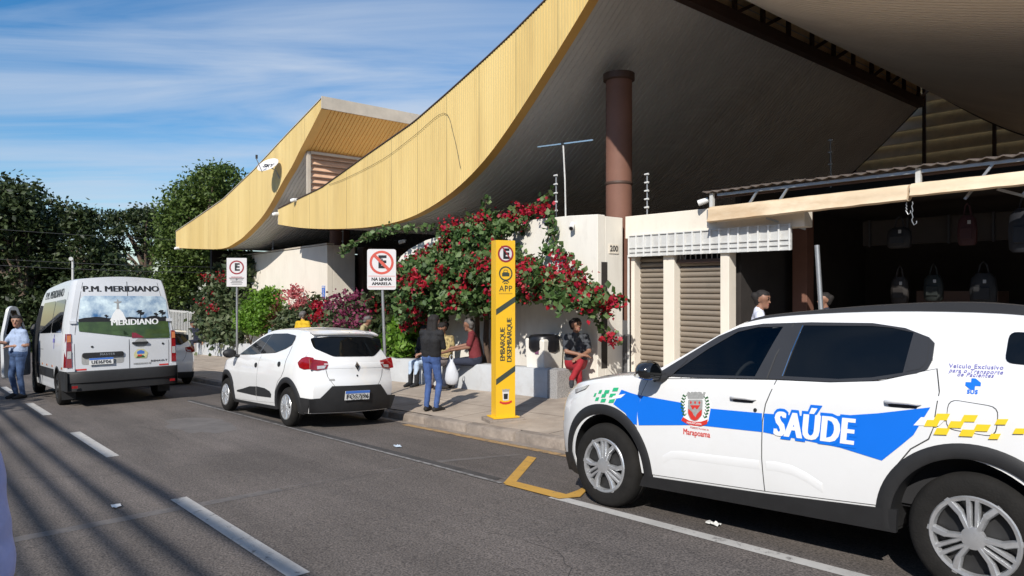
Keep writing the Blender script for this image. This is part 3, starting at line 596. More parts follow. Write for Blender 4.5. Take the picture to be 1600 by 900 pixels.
def inside(P, x, z):
    c = False; j = len(P)-1
    for i in range(len(P)):
        if (P[i][1] > z) != (P[j][1] > z) and x < (P[j][0]-P[i][0])*(z-P[i][1])/(P[j][1]-P[i][1])+P[i][0]: c = not c
        j = i
    return c
class Car:
    def __init__(s, root, a0, a1, M, top, ends, hwz, arches, sill, zb, bf, br, Lf, cf, Lr, cr, crown=.05, bev=.035, decf=.7, cut=None, NT=26, NC=70):
        s.__dict__.update(locals()); s.top = smoothtab(top, 4); s.hwz = smoothtab(hwz, 4); s.xfp, s.xrp = [smoothtab(e, 4) for e in ends]
    def zt(s, a): return interp(s.top, interp(s.M, a))
    def X(s, a, z):
        zt = s.zt(a); t = min(1, max(0, (z-s.zb)/(zt-s.zb))); x = a+(interp(s.M, a)-a)*t
        def end(ae, prof, w):
            zte = s.zt(ae); te = min(1, max(0, (z-s.zb)/(zte-s.zb))); return (interp(prof, z)-(ae+(interp(s.M, ae)-ae)*te))*w
        wf = max(0, 1-(a-s.a0)/s.decf)**1.5; wr = max(0, 1-(s.a1-a)/s.decf)**1.5
        if wf: x += end(s.a0, s.xfp, wf)
        if wr: x += end(s.a1, s.xrp, wr)
        return x
    def hw(s, a, z):
        h = interp(s.hwz, z); f = max(0, 1-(a-s.a0)/s.Lf); r = max(0, 1-(s.a1-a)/s.Lr)
        return h-s.cf*f**2.6-s.cr*r**2.6
    def zlo(s, a):
        z = interp(s.sill, a)
        for xc, zc, ra in s.arches:
            d = abs(a-xc)
            if d < ra-1e-6: z = max(z, zc+math.sqrt(ra*ra-d*d))
        return z
    def finda(s, x, z):
        lo, hi = s.a0, s.a1
        for _ in range(22):
            m = (lo+hi)/2
            if s.X(m, z) < x: lo = m
            else: hi = m
        return (lo+hi)/2
    def side(s, sg=-1):                                     # (x,z,off) on the flank; sg -1 = street side
        return lambda x, z, off: (x, sg*(s.hw(s.finda(x, z), z)+off), z)
    def rear(s): 
        def fn(y, z, off):
            h = s.hw(s.a1, z); return (s.X(s.a1, z)+s.br*(1-min(1, abs(y)/h)**2)+off, y, z)
        return fn
    def topf(s):
        def fn(a, q, off):                                  # q = fraction of the half width
            zt = s.zt(a); x = interp(s.M, a); h = s.hw(a, zt)-s.bev
            return (x-off*.5, q*h, zt+s.crown*(1-q*q)+off)
        return fn
    def body(s, mats):
        A = [s.a0+(s.a1-s.a0)*k/s.NC for k in range(s.NC+1)]
        for xc, zc, ra in s.arches:
            A = [a for a in A if abs(a-xc) > ra+.02]+[xc+ra*math.cos(math.pi*k/28) for k in range(29)]+[xc-ra-.004, xc+ra+.004]
        A = sorted(a for a in A if s.a0 <= a <= s.a1); NT = s.NT; secs = []
        fr = [.985, .93, .8, .6, .4, .2, 0]
        for a in A:
            zl = s.zlo(a); zt = s.zt(a); ze = zt-s.bev; L_ = []
            for k in range(NT+1):
                z = zl+(ze-zl)*k/NT; L_.append((s.X(a, z), s.hw(a, z), z))
            h = s.hw(a, ze); xt = s.X(a, zt)
            for q in fr:
                z = zt+s.crown*(1-q*q) if q < .97 else zt-s.bev*.25
                wf = max(0, 1-(a-s.a0)/.9)**2; wr = max(0, 1-(s.a1-a)/.6)**2
                L_.append((xt-s.bf*(1-q*q)*wf+s.br*(1-q*q)*wr, h*q*(.985 if q < .97 else 1), z))
            secs.append(L_)
        b = MB(); n = len(secs[0])
        rows = [[(p[0], -p[1], p[2]) for p in L_]+[(p[0], p[1], p[2]) for p in reversed(L_[:-1])] for L_ in secs]
        b.grid(rows)
        if s.cut:                                           # openings behind the side glass
            keep = []
            for f, m in zip(b.f, b.m):
                cx_ = sum(b.v[i][0] for i in f)/4; cz_ = sum(b.v[i][2] for i in f)/4; cy_ = sum(b.v[i][1] for i in f)/4
                if not (abs(cy_) > .5 and inside(s.cut, cx_, cz_)): keep.append((f, m))
            b.f = [k[0] for k in keep]; b.m = [k[1] for k in keep]
        b.grid([[(r[0][0], r[0][1]+(r[-1][1]-r[0][1])*k/4, r[0][2]) for k in range(5)] for r in rows], 1)
        for L_, bu, sg in ((secs[0], s.bf, -1), (secs[-1], s.br, 1)):   # front and rear faces
            qs = [1, .985, .93, .8, .6, .4, .2, 0]; qq = [-q for q in qs]+[q for q in reversed(qs[:-1])]; g = []
            for k in range(NT+1): x, h, z = L_[k]; g.append([(x+sg*bu*(1-q*q), q*h, z) for q in qq])
            x, h, z = L_[NT]; tops = [L_[NT]]+L_[NT+1:]; last = [(p[0], -p[1], p[2]) for p in tops]+[(p[0], p[1], p[2]) for p in reversed(tops[:-1])]
            g.append(last); b.grid(g)
        return O('body', b, mats, s.root, smooth=38)
    def panel(s, name, pts, m, off, thick=0, sgs=(-1, 1), parent=None, g=.07, sm=45, faces=None):
        out = []
        for sg in sgs: out.append(O(name, bent(MB(), pts, s.side(sg), off, thick, g, faces), m, parent or s.root, smooth=sm))
        return out
    def line(s, name, pts, w, m, off, sgs=(-1,), parent=None):   # thin strip along a path on the flank
        for sg in sgs:
            b = MB(); f = s.side(sg); P = [Vector(p) for p in pts]; rows = []
            for i, p in enumerate(P):
                d = (P[min(i+1, len(P)-1)]-P[max(i-1, 0)]).normalized(); nrm = Vector((-d.y, d.x))*w/2
                rows.append([f(*(p+nrm), off), f(*(p-nrm), off)])
            b.grid(rows); O(name, b, m, parent or s.root)
    def arch(s, name, xc, zc, r0, r1, m, a0=-8, a1=188, off=.014, sgs=(-1, 1)):
        for sg in sgs:
            f = s.side(sg); rows = []
            for k in range(41):
                a = rad(a0+(a1-a0)*k/40); c, sn = math.cos(a), math.sin(a); P = lambda r, o: f(xc+r*c, max(.12, zc+r*sn), o)
                y_in = lambda r: (xc+r*c, sg*(.62), max(.12, zc+r*sn))
                rows.append([P(r1, -.01), P(r1, off*.6), P(r1-.012, off), P(r0+.012, off+.004), P(r0, off-.004), y_in(r0)])
            O(name, MB().grid(rows), m, s.root, smooth=50)
    def decal_text(s, name, body, size, x, z, m, off, parent=None, sgs=(-1,), **k):
        V, F = text2d(body, size, **k)
        for sg in sgs: O(name, bent(MB(), [(x-sg*0+(a if sg < 0 else -a), z+c, o_) for a, c, o_ in V], s.side(sg), off, 0, 0, F), m, parent or s.root, fix=False)
def wheel(root, x, y, r, w, rim, sg, style, mt=None):
    t = link('wheel', None, root); t.location = (x, y, r); t.empty_display_size = .1
    fl = sg                                                  # outward direction
    ri = rim; pr = [(ri-.012, -.5*w), (ri+.005, -.5*w), (r-.035, -.5*w+.004), (r-.012, -.5*w+.022), (r, -.5*w+.05), (r, -.012), (r-.006, -.010), (r-.006, .010), (r, .012), (r, .5*w-.05), (r-.012, .5*w-.022), (r-.03, .5*w-.006), (r-.045, .5*w), (ri+.03, .5*w+.006), (ri+.006, .5*w), (ri-.012, .5*w-.012), (ri-.016, .5*w-.05), (ri-.02, -.5*w)]
    pr = [(a, h*fl) for a, h in pr]; O('tyre', MB().lathe(pr, (0, 0, 0), 'y', 56), M_TYRE, t, smooth=35)
    F = lambda a, c, o: (a, fl*(w*.5+o), c)
    d = MB(); d.lathe([(ri-.014, fl*(w*.5-.03)), (ri-.03, fl*(w*.5-.055)), (.16, fl*(w*.5-.06)), (.10, fl*(w*.5-.045)), (0, fl*(w*.5-.045))], (0, 0, 0), 'y', 40); O('brake_disc', d, M_STEELD, t, smooth=40)
    b = MB()
    b.lathe([(ri+.004, fl*(w*.5-.004)), (ri-.004, fl*(w*.5+.006)), (ri-.022, fl*(w*.5+.002)), (ri-.028, fl*(w*.5-.03))], (0, 0, 0), 'y', 48)
    def spoke(a, r0, r1, w0, w1, o0, o1, th=.03, lat0=0, lat1=0):
        c, sn = math.cos(a), math.sin(a); vs = []
        for rr, ww, oo, la in ((r0, w0, o0, lat0), (r1, w1, o1, lat1)):
            for k, e in ((-1, 0), (-.6, .012), (.6, .012), (1, 0)):
                px = rr*c-(la+k*ww)*sn; pz = rr*sn+(la+k*ww)*c; vs.append(F(px, pz, oo+e))
            for k in (1, -1): vs.append(F(rr*c-(la+k*ww)*sn, rr*sn+(la+k*ww)*c, oo-th))
        b.add(vs, [(i, (i+1) % 6, 6+(i+1) % 6, 6+i) for i in range(6)])
    if style == 'hybrid':                                    # three twin bars, three open loops
        for k in range(3):
            a = math.pi/2+k*2*math.pi/3
            spoke(a, .045, ri-.012, .011, .013, .0, -.008, lat0=-.016, lat1=-.022); spoke(a, .045, ri-.012, .011, .013, .0, -.008, lat0=.016, lat1=.022)
            c = a+math.pi/3
            for sgn in (-1, 1):
                spoke(c, .04, ri*.52, .018, .019, .002, 0, lat0=sgn*.022, lat1=sgn*ri*.34)
                spoke(c, ri*.50, ri-.012, .019, .022, 0, -.012, lat0=sgn*ri*.335, lat1=sgn*ri*.45)
        b.lathe([(.062, fl*(w*.5-.01)), (.060, fl*(w*.5+.012)), (.03, fl*(w*.5+.018)), (0, fl*(w*.5+.018))], (0, 0, 0), 'y', 28)
    elif style == 'star':
        for k in range(6):
            a = math.pi/2+k*math.pi/3
            for sgn in (-1, 1): spoke(a, .03, ri-.01, .013, .016, .0, -.008, lat0=sgn*.012, lat1=sgn*ri*.17)
        b.lathe([(.05, fl*(w*.5-.01)), (.045, fl*(w*.5+.015)), (0, fl*(w*.5+.018))], (0, 0, 0), 'y', 24)
    else:
        b.lathe([(ri-.03, fl*(w*.5-.03)), (ri*.7, fl*(w*.5-.005)), (ri*.45, fl*(w*.5-.02)), (ri*.4, fl*(w*.5+.015)), (0, fl*(w*.5+.02))], (0, 0, 0), 'y', 32)
        for k in range(8): a = k*math.pi/4; b.ball(F(ri*.58*math.cos(a), ri*.58*math.sin(a), .0), .014, 6)
    O('rim', b, mt or M_SILV, t, smooth=35)
    return t
def plate(parent, cy, cz, fn, off, w, h, body, name='licence_plate'):
    p = O(name, bent(MB(), [(cy-w/2, cz-h/2), (cy+w/2, cz-h/2), (cy+w/2, cz+h/2), (cy-w/2, cz+h/2)], fn, off, .012, 0), M_PLATE, parent)
    O('plate_band', bent(MB(), [(cy-w/2, cz+h*.22), (cy+w/2, cz+h*.22), (cy+w/2, cz+h/2), (cy-w/2, cz+h/2)], fn, off+.002, 0, 0), M_BLUET, p)
    V, F = text2d(body, h*.72, .0, spacing=1.10, heavy=.0022); O('plate_text', bent(MB(), [(cy+a, cz-h*.14+c, o_) for a, c, o_ in V], fn, off+.003, 0, 0, F), M_INK, p, fix=False)
def handle(car, x, z, l, parent, sgs=(-1, 1), m=None, off=.035):
    for i, sg in enumerate(sgs):
        f = car.side(sg); path = [f(x-l/2, z, .004), f(x-l*.42, z, off*.8), f(x-l*.2, z+.004, off), f(x+l*.2, z+.004, off), f(x+l*.42, z, off*.8), f(x+l/2, z, .004)]
        O('handle', MB().tube(path, [.012, .013, .014, .014, .013, .012], 8), m or M_PAINT, parent[i], smooth=60)
        O('handle_cup', bent(MB(), roundpoly([(x-l*.42, z-.03), (x+l*.42, z-.03), (x+l*.42, z+.005), (x-l*.42, z+.005)], .012), f, .008, 0, 0), M_SEAM, parent[i])
def mirror(car, x, z, sg, sx=.11, sz=.085, yy=.9, m=M_TRIMB):
    t = MB(); t.ball((x, sg*(yy+.11), z), 1, 16, 0, (sx*.62, sx, sz)); t.tube([(x+.05, sg*(yy-.05), z-.05), (x+.01, sg*(yy+.06), z-.03)], [.03, .025], 8)
    o = O('wing_mirror', t, m, car.root, smooth=60); return o

def build_suv():
    xw, yc = -3.9, 5.215
    sur = [(.47, 1.088), (.62, 1.118), (1.0, 1.122), (1.5, 1.142), (1.9, 1.145), (2.15, 1.165), (2.40, 1.222), (2.455, 1.25), (2.475, 1.30), (2.475, 1.40), (2.44, 1.435), (2.30, 1.49), (2.1, 1.522), (1.7, 1.53), (1.35, 1.522), (1.17, 1.495), (1.02, 1.43)]
    root = thing('emergency_car', 'white health-service SUV with blue stripe reading SAÚDE, nearest on the right', 'car', (xw, yc, zr(xw, 4.3)-.045), (-.052, -math.atan(SL), 0))
    c = Car(root, -.70, 3.46, M=[(-.70, -.56), (0, .03), (1, 1), (2.6, 2.55), (3.46, 3.2)],
        top=[(-.60, .955), (-.35, 1.02), (0, 1.075), (.40, 1.125), (.52, 1.165), (.8, 1.32), (1.06, 1.47), (1.26, 1.55), (1.6, 1.587), (2.2, 1.60), (2.8, 1.575), (3.22, 1.515)],
        ends=([(.2, -.56), (.32, -.60), (.55, -.62), (.75, -.61), (.88, -.57), (.96, -.50)], [(.22, 3.36), (.35, 3.44), (.62, 3.47), (.9, 3.44), (1.1, 3.40), (1.3, 3.31), (1.52, 3.18)]),
        hwz=[(.18, .80), (.33, .85), (.5, .872), (.7, .878), (.9, .868), (1.02, .858), (1.10, .842), (1.16, .818), (1.3, .765), (1.45, .700), (1.53, .650), (1.62, .60)],
        arches=[(0, .345, .425), (2.68, .345, .425)], sill=[(-.7, .22), (-.5, .20), (.4, .24), (2.2, .28), (3.2, .30), (3.46, .36)], zb=.2, bf=.19, br=.09, Lf=.75, cf=.16, Lr=.6, cr=.10, cut=[(1.45+(x-1.45)*.978, 1.31+(z-1.31)*(.90 if z > 1.31 else .985)) for x, z in sur], NT=52, NC=140)
    c.body([M_PAINT, M_UNDER]); S = c.side(-1)
    for x in (0, 2.68):
        c.arch('arch_trim', x, .345, .425, .508, M_TRIMB, -6, 186)
        for sg in (-1, 1): wheel(root, x, sg*.752, .345, .215, .222, sg, 'hybrid')
    # rocker cladding
    c.panel('rocker_trim', [(.36, .235), (1.3, .26), (2.28, .285), (2.30, .425), (1.47, .372), (.42, .325)], M_TRIMB, .016, .03)
    c.panel('bumper_trim', [(-.60, .2), (-.36, .2), (-.42, .40), (-.60, .36)], M_TRIMB, .012, .03)
    # doors: raised skins with dark gaps round them
    fd = [(.47, 1.085), (.405, .95), (.375, .8), (.375, .6), (.405, .345), (1.455, .388), (1.445, .6), (1.45, .85), (1.47, .97), (1.535, 1.135), (1.0, 1.115)]
    rd = [(1.542, 1.135), (1.478, .97), (1.457, .85), (1.452, .6), (1.462, .388), (2.235, .435), (2.25, .55), (2.30, .68), (2.38, .79), (2.475, .858), (2.50, .92), (2.525, 1.12), (2.50, 1.25), (2.44, 1.235), (2.2, 1.165), (1.9, 1.14)]
    grow = lambda P, d: [(x+d*(1 if x > sum(p[0] for p in P)/len(P) else -1), z+d*(1 if z > sum(p[1] for p in P)/len(P) else -1)) for x, z in P]
    c.panel('door_gap', grow(fd, .005), M_SEAM, .0015); c.panel('door_gap', grow(rd, .005), M_SEAM, .0015)
    df = c.panel('front_door', fd, M_PAINT, .006); dr = c.panel('rear_door', rd, M_PAINT, .006)
    handle(c, 1.305, 1.0, .19, df); handle(c, 2.34, 1.05, .19, dr)
    O('door_lock', bent(MB(), circ(1.40, .925, .013, 10), S, .012, .006, 0), M_STEELD, df[0])
    # pressed crease low on the doors
    for sg, dd in ((-1, 0), (1, 1)):
        f = c.side(sg); cr = [(.62, .50), (.70, .545), (.8, .558), (1.1, .566), (1.43, .578)]
        O('crease', MB().grid([[f(x, z+.012, .0062), f(x, z, .0115), f(x, z-.05, .0062)] for x, z in cr]), M_PAINT, df[dd], smooth=70)
        cr = [(1.48, .58), (1.55, .586), (1.66, .578), (1.76, .545), (1.86, .495)]
        O('crease', MB().grid([[f(x, z+.012, .0062), f(x, z, .0115), f(x, z-.05, .0062)] for x, z in cr]), M_PAINT, dr[dd], smooth=70)
    # greenhouse: black surround, two panes, quarter panel
    gf = [(.68, 1.135), (1.375, 1.152), (1.51, 1.50), (1.32, 1.497), (1.17, 1.462), (.95, 1.33)]
    gr = [(1.585, 1.165), (1.95, 1.165), (2.15, 1.185), (2.325, 1.222), (2.355, 1.462), (2.22, 1.492), (2.1, 1.503), (1.655, 1.508)]
    from mathutils.geometry import tessellate_polygon
    tess = tessellate_polygon([[Vector((a, b_, 0)) for a, b_ in q] for q in (sur, gf, gr)])
    for sg in (-1, 1): O('window_surround', bent(MB(), sur+gf+gr, c.side(sg), .010, .018, .07, tess), M_TRIMG, root, smooth=45)
    # cabin: liner, seats, steering wheel
    cab = O('cabin', MB().bb(.75, 2.95, -.70, .70, .42, .46).bb(.75, 2.95, -.72, -.70, .44, 1.10).bb(.75, 2.95, .70, .72, .44, 1.10).bb(2.75, 2.78, -.7, .7, .44, 1.25).bb(.55, .95, -.70, .70, .80, 1.12).bb(1.2, 2.85, -.54, .54, 1.475, 1.49), M_LINER, root)
    for sx_, sy_, m_s in ((1.45, -.36, M_SEATL), (1.45, .36, M_SEAT), (2.35, -.42, M_SEAT), (2.35, .0, M_SEAT), (2.35, .42, M_SEAT)):
        w_ = .23 if sx_ < 2 else .20
        O('seat', MB().box((sx_-.05, sy_, .62), (.50, w_*2, .16)).box((sx_+.22, sy_, .92), (.13, w_*2, .60), Matrix.Rotation(rad(14), 3, 'Y')), m_s, cab, bev=.04)
        O('headrest', MB().box((sx_+.31, sy_, 1.30), (.09, .26, .17), Matrix.Rotation(rad(10), 3, 'Y')), M_SEAT, cab, bev=.03)
    b = MB(); O('steering_wheel', b.tube([(1.02+.06*math.sin(k*math.pi/12), -.36+.18*math.cos(k*math.pi/12), 1.06+.17*math.sin(k*math.pi/12)) for k in range(25)], .014, 8), M_SEAM, cab, smooth=60)
    O('inside_mirror', MB().box((1.02, 0, 1.40), (.03, .22, .06)), M_SEAM, cab, bev=.01)
    for i, sg in enumerate((-1, 1)):
        O('window', bent(MB(), gf, c.side(sg), .006, 0, .07), M_GLASS, df[i], smooth=60); O('window', bent(MB(), gr, c.side(sg), .006, 0, .07), M_TINT if sg < 0 else M_GLASS, dr[i], smooth=60)
        O('quarter_panel', bent(MB(), [(2.34, 1.228), (2.42, 1.25), (2.448, 1.29), (2.448, 1.392), (2.42, 1.425), (2.37, 1.452)], c.side(sg), .013, 0, .07), M_TRIMG, dr[i], smooth=60)
        O('window_chrome', MB().grid([[c.side(sg)(a, z, .016), c.side(sg)(a+.006, z, .016)] for a, z in ((1.575, 1.165), (1.61, 1.33), (1.648, 1.508))]), M_CHROME, dr[i])
        O('pillar_joint', MB().grid([[c.side(sg)(a, z, .0135), c.side(sg)(a+.007, z, .0135)] for a, z in ((1.465, 1.14), (1.5, 1.3), (1.578, 1.522))]), M_SEAM, df[i])
    c.panel('rear_side_window', roundpoly([(2.83, 1.30), (3.05, 1.28), (3.12, 1.34), (2.98, 1.46), (2.84, 1.47)], .04), M_TINT, .006)
    T = c.topf()
    for nm, a0_, a1_, q in (('windscreen', .50, 1.19, .90),):
        b = MB(); b.grid([[T(a0_+(a1_-a0_)*k/10, -q+2*q*j/14, .012) for j in range(15)] for k in range(11)]); O(nm, b, M_TINT, root, smooth=60)
    R_ = c.rear(); O('rear_window', bent(MB(), roundpoly([(-.58, 1.12), (.58, 1.12), (.5, 1.45), (-.5, 1.45)], .06), R_, .008, 0, .08), M_TINT, root, smooth=60)
    for sg in (-1, 1):
        O('tail_lamp', bent(MB(), roundpoly([(sg*.5, .95), (sg*.76, .93), (sg*.74, 1.1), (sg*.5, 1.08)], .03), R_, .014, .02, .08), M_REDL, root, smooth=60)
        O('headlamp', bent(MB(), roundpoly([(-.40, .945), (-.24, .985), (-.17, 1.005), (-.22, .965), (-.38, .915)], .01), c.side(sg), .012, .02, .05), M_CLRL, root, smooth=60)
        # roof rail
        pth = [(1.16, 1.50), (1.28, 1.563), (1.5, 1.592), (1.9, 1.622), (2.2, 1.636), (2.5, 1.640), (2.75, 1.628), (3.0, 1.59), (3.12, 1.545)]
        rows = []
        for x, z in smoothtab(pth, 4):
            zz = interp(c.top, x); hh = c.hw(c.finda(x, zz-.03), zz-.03)-.045; h = max(.004, z-zz+.012)
            rows.append([(x, sg*(hh+.030), zz-.024), (x, sg*(hh+.026), zz-.01+h), (x, sg*(hh-.004), zz-.004+h), (x, sg*(hh-.018), zz-.01)])
        O('roof_rail', MB().grid(rows), M_TRIMG, root, smooth=45)
        m_ = MB(); cx, cy_, cz = .555, sg*.985, 1.15
        prof = [(-.075, .0, .04), (-.06, .06, .062), (-.02, .095, .078), (.03, .10, .08), (.07, .085, .075), (.085, .06, .065)]
        for dx, ry, rz in prof: pass
        m_.grid([[(cx+dx, cy_+ry*1.15*math.cos(t*math.pi/8), cz+rz*(.95+.12*math.sin(t*math.pi/8))*math.sin(t*math.pi/8)) for t in range(16)] for dx, ry, rz in prof], closed=True)
        m_.add([(cx-.075, cy_, cz)], []); 
        mo = O('wing_mirror', m_, mat('gloss black', (.012, .012, .013), .12, var=0, coat=1) if sg < 0 else M_TRIMB, root, smooth=70)
        O('mirror_arm', MB().tube([(cx+.07, sg*.82, cz-.045), (cx+.03, sg*.93, cz-.05)], [.035, .03], 10), M_TRIMB, mo, smooth=60)
        O('mirror_glass', MB().add([(cx+.086, cy_+.07*math.cos(t*math.pi/8), cz+.06*math.sin(t*math.pi/8)) for t in range(16)], [tuple(range(16))]), M_TINT, mo)
        O('mirror_lamp', MB().tube([(cx-.068, cy_+sg*.02, cz-.035), (cx-.045, cy_+sg*.08, cz-.03), (cx+.0, cy_+sg*.108, cz-.028)], .016, 8), M_CLRL, mo, smooth=60)
        O('mirror_sail', bent(MB(), [(.42, 1.078), (.68, 1.12), (.80, 1.25), (.70, 1.2)], c.side(sg), .014, .01, .05), M_TRIMG, root)
    # fuel flap
    fl = roundpoly([(2.565, .925), (2.80, .905), (2.815, 1.06), (2.58, 1.085)], .05)
    O('fuel_flap_gap', bent(MB(), grow(fl, .004), S, .0015, 0, .07), M_SEAM, root); ff = O('fuel_flap', bent(MB(), fl, S, .0035, 0, .07), M_PAINT, root, smooth=60)
    # vinyl stripe
    def sheetv(name, pts, m, off, g=.07): return O(name, bent(MB(), pts, S, off, 0, g), m, root, smooth=60)
    sheetv('blue_stripe', [(.405, .718), (.32, .722), (.25, .80), (.12, .862), (.20, .985), (.30, .965), (.40, .95), (.41, .95)], M_BLUE, .0035)
    sheetv('blue_stripe', [(.395, .718), (.93, .775), (1.452, .782), (1.452, .908), (1.06, .905), (.78, .928), (.41, .952), (.385, .85), (.379, .80)], M_BLUE, .0085)
    sheetv('blue_stripe', [(1.462, .782), (1.75, .762), (1.98, .745), (2.225, .70), (2.33, .80), (2.40, .87), (2.488, 1.035), (2.2, .975), (1.85, .92), (1.466, .908)], M_BLUE, .0085)
    V, F = text2d('SAÚDE', .225, .022, shear=.12, spacing=1.10, wscale=.70, heavy=.010); O('lettering_outline', bent(MB(), [(1.80+a, .842+c_, o_) for a, c_, o_ in V], S, .0105, 0, 0, F), M_BLUE, root, fix=False)
    V, F = text2d('SAÚDE', .225, .002, shear=.12, spacing=1.10, wscale=.70, heavy=.010); O('lettering', bent(MB(), [(1.80+a, .842+c_, o_) for a, c_, o_ in V], S, .0125, 0, 0, F), M_WHITEV, root, fix=False)
    # chequers
    def para(x, z, w, h, m, off, name):
        sheetv(name, [(x, z), (x+w, z+.005), (x+w+h*.45, z+h+.005), (x+h*.45, z+h)], m, off, 0)
    sheetv('white_tab', [(.08, .895), (.20, .92), (.245, .955), (.12, .93)], M_WHITEV, .0045, 0)
    for x, z, w in ((-.02, .905, .05), (.07, .915, .065), (.155, .94, .065), (-.025, .865, .055), (.065, .868, .06), (-.09, .872, .04), (.01, .94, .055), (.10, .965, .06), (-.11, .905, .025), (-.055, .935, .035)):
        if (x, z) in ((.155, .94),): continue
        para(x, z, w*.93, .030, M_GREENV, .0045, 'green_chequer')
    sheetv('white_tab', [(2.40, .925), (2.53, .935), (2.575, .985), (2.44, .975)], M_WHITEV, .0095, 0)
    for x, z in ((2.455, .925), (2.505, .965), (2.505, .885), (2.575, .93), (2.64, .97), (2.63, .89), (2.70, .925)): para(x, z, .067, .038, M_YELV, .0105, 'yellow_chequer')
    for x, z, w in ((2.80, .97, .05), (2.77, .89, .045), (2.88, .93, .05)): para(x, z, w, .03, M_YELV, .0105, 'yellow_chequer')
    # service lettering and cross
    for body, sz, z, sh_ in (('Veículo Exclusivo', .033, 1.272, 0), ('para o Transporte', .031, 1.246, .3), ('de Pacientes', .031, 1.226, .3)):
        c.decal_text('service_lettering', body, sz, 2.695, z, M_PURP, .004, shear=sh_, spacing=1.12, bold=.0004)
    sheetv('blue_cross', [(2.680, 1.146), (2.700, 1.146), (2.700, 1.168), (2.727, 1.168), (2.727, 1.186), (2.700, 1.186), (2.700, 1.208), (2.680, 1.208), (2.680, 1.186), (2.653, 1.186), (2.653, 1.168), (2.680, 1.168)], M_BLUE, .004, 0)
    c.decal_text('service_lettering', 'SUS', .030, 2.690, 1.134, M_BLUE, .004, bold=.0012, spacing=1.1)
    # town crest on the front door
    cx, cz = .915, .885
    def cs(name, pts, m, off, g=0): return O(name, bent(MB(), [(cx+a, cz+b_) for a, b_ in pts], S, off, 0, g), m, cr0 if name != 'town_crest' else df[0])
    cr0 = None
    cr0 = cs('town_crest', roundpoly([(-.135, .06), (-.10, .02), (-.09, -.045), (-.115, -.085), (-.02, -.125), (.02, -.128), (.125, -.07), (.10, -.03), (.13, .0), (.14, .05), (.09, .11), (.09, .135), (-.08, .125), (-.09, .10)], .02), M_WHITEV, .0102)
    crown = [(-.062, .075), (.072, .085), (.088, .128)]
    for k in range(5): x0 = .088-.034*k; crown += [(x0, .134-.002*k), (x0-.019, .136-.002*k), (x0-.020, .124-.001*k), (x0-.030, .122-.001*k)]
    cs('crown', crown[:-1]+[(-.078, .120)], M_GREYV, .0114)
    cs('shield', roundpoly([(-.06, .07), (.066, .08), (.066, -.03), (.03, -.075), (0, -.085), (-.035, -.075), (-.062, -.035)], .012), M_GREYV, .0114)
    cs('shield_red', roundpoly([(-.056, .005), (-.02, -.02), (.0, -.05), (.03, -.02), (.062, .01), (.060, -.035), (.025, -.07), (0, -.08), (-.03, -.07), (-.056, -.03)], .008), M_REDV, .0126)
    cs('shield_red', [(-.04, .03), (.046, .037), (.02, .0), (.003, .018), (-.015, -.004)], M_REDV, .0126)
    for k in range(3): cs('shield_drop', circ(-.035+.037*k, .051+.002*k, .008, 8, 1.4), M_REDV, .0126)
    cs('bird', [(-.045, .01), (-.012, .0), (0, .018), (.014, .003), (.05, .02), (.02, -.03), (.01, -.055), (-.006, -.03)], M_GREYV, .0135)
    for sgn in (-1, 1):
        for k in range(7):
            a = .02+.017*k; x0 = sgn*(.085+.018*math.sin(k*.5)); z0 = -.055+.023*k
            cs('leaf_sprig', [(x0, z0), (x0+sgn*.026, z0+.012), (x0+sgn*.018, z0+.024), (x0-sgn*.002, z0+.012)], M_DGREEN, .0114); 
            cs('leaf_sprig', [(x0, z0), (x0-sgn*.016, z0+.02), (x0-sgn*.006, z0+.022)], M_DGREEN, .0114)
    cs('ribbon', [(-.10, -.062), (-.05, -.082), (0, -.088), (.06, -.08), (.115, -.058), (.108, -.092), (.06, -.112), (0, -.116), (-.06, -.11), (-.115, -.088)], M_REDV, .0130)
    V, F = text2d('MARAPOAMA', .022, .0006); O('ribbon_text', bent(MB(), [(cx+a*.95, cz-.099+b_, o_) for a, b_, o_ in V], S, .0142, 0, 0, F), M_WHITEV, cr0, fix=False)
    V, F = text2d('Marapoama', .062, .0016, wscale=.80); O('town_name', bent(MB(), [(.932+a, .716+b_, o_) for a, b_, o_ in V], S, .0085, 0, 0, F), M_REDV, df[0], fix=False)
    V, F = text2d('Prefeitura Municipal de', .017, .0003); O('town_name', bent(MB(), [(.957+a, .752+b_, o_) for a, b_, o_ in V], S, .0085, 0, 0, F), M_REDV, df[0], fix=False)
    plate(root, 0, .72, R_, .02, .4, .13, 'SAU2D24') if False else None
    return root
build_suv()

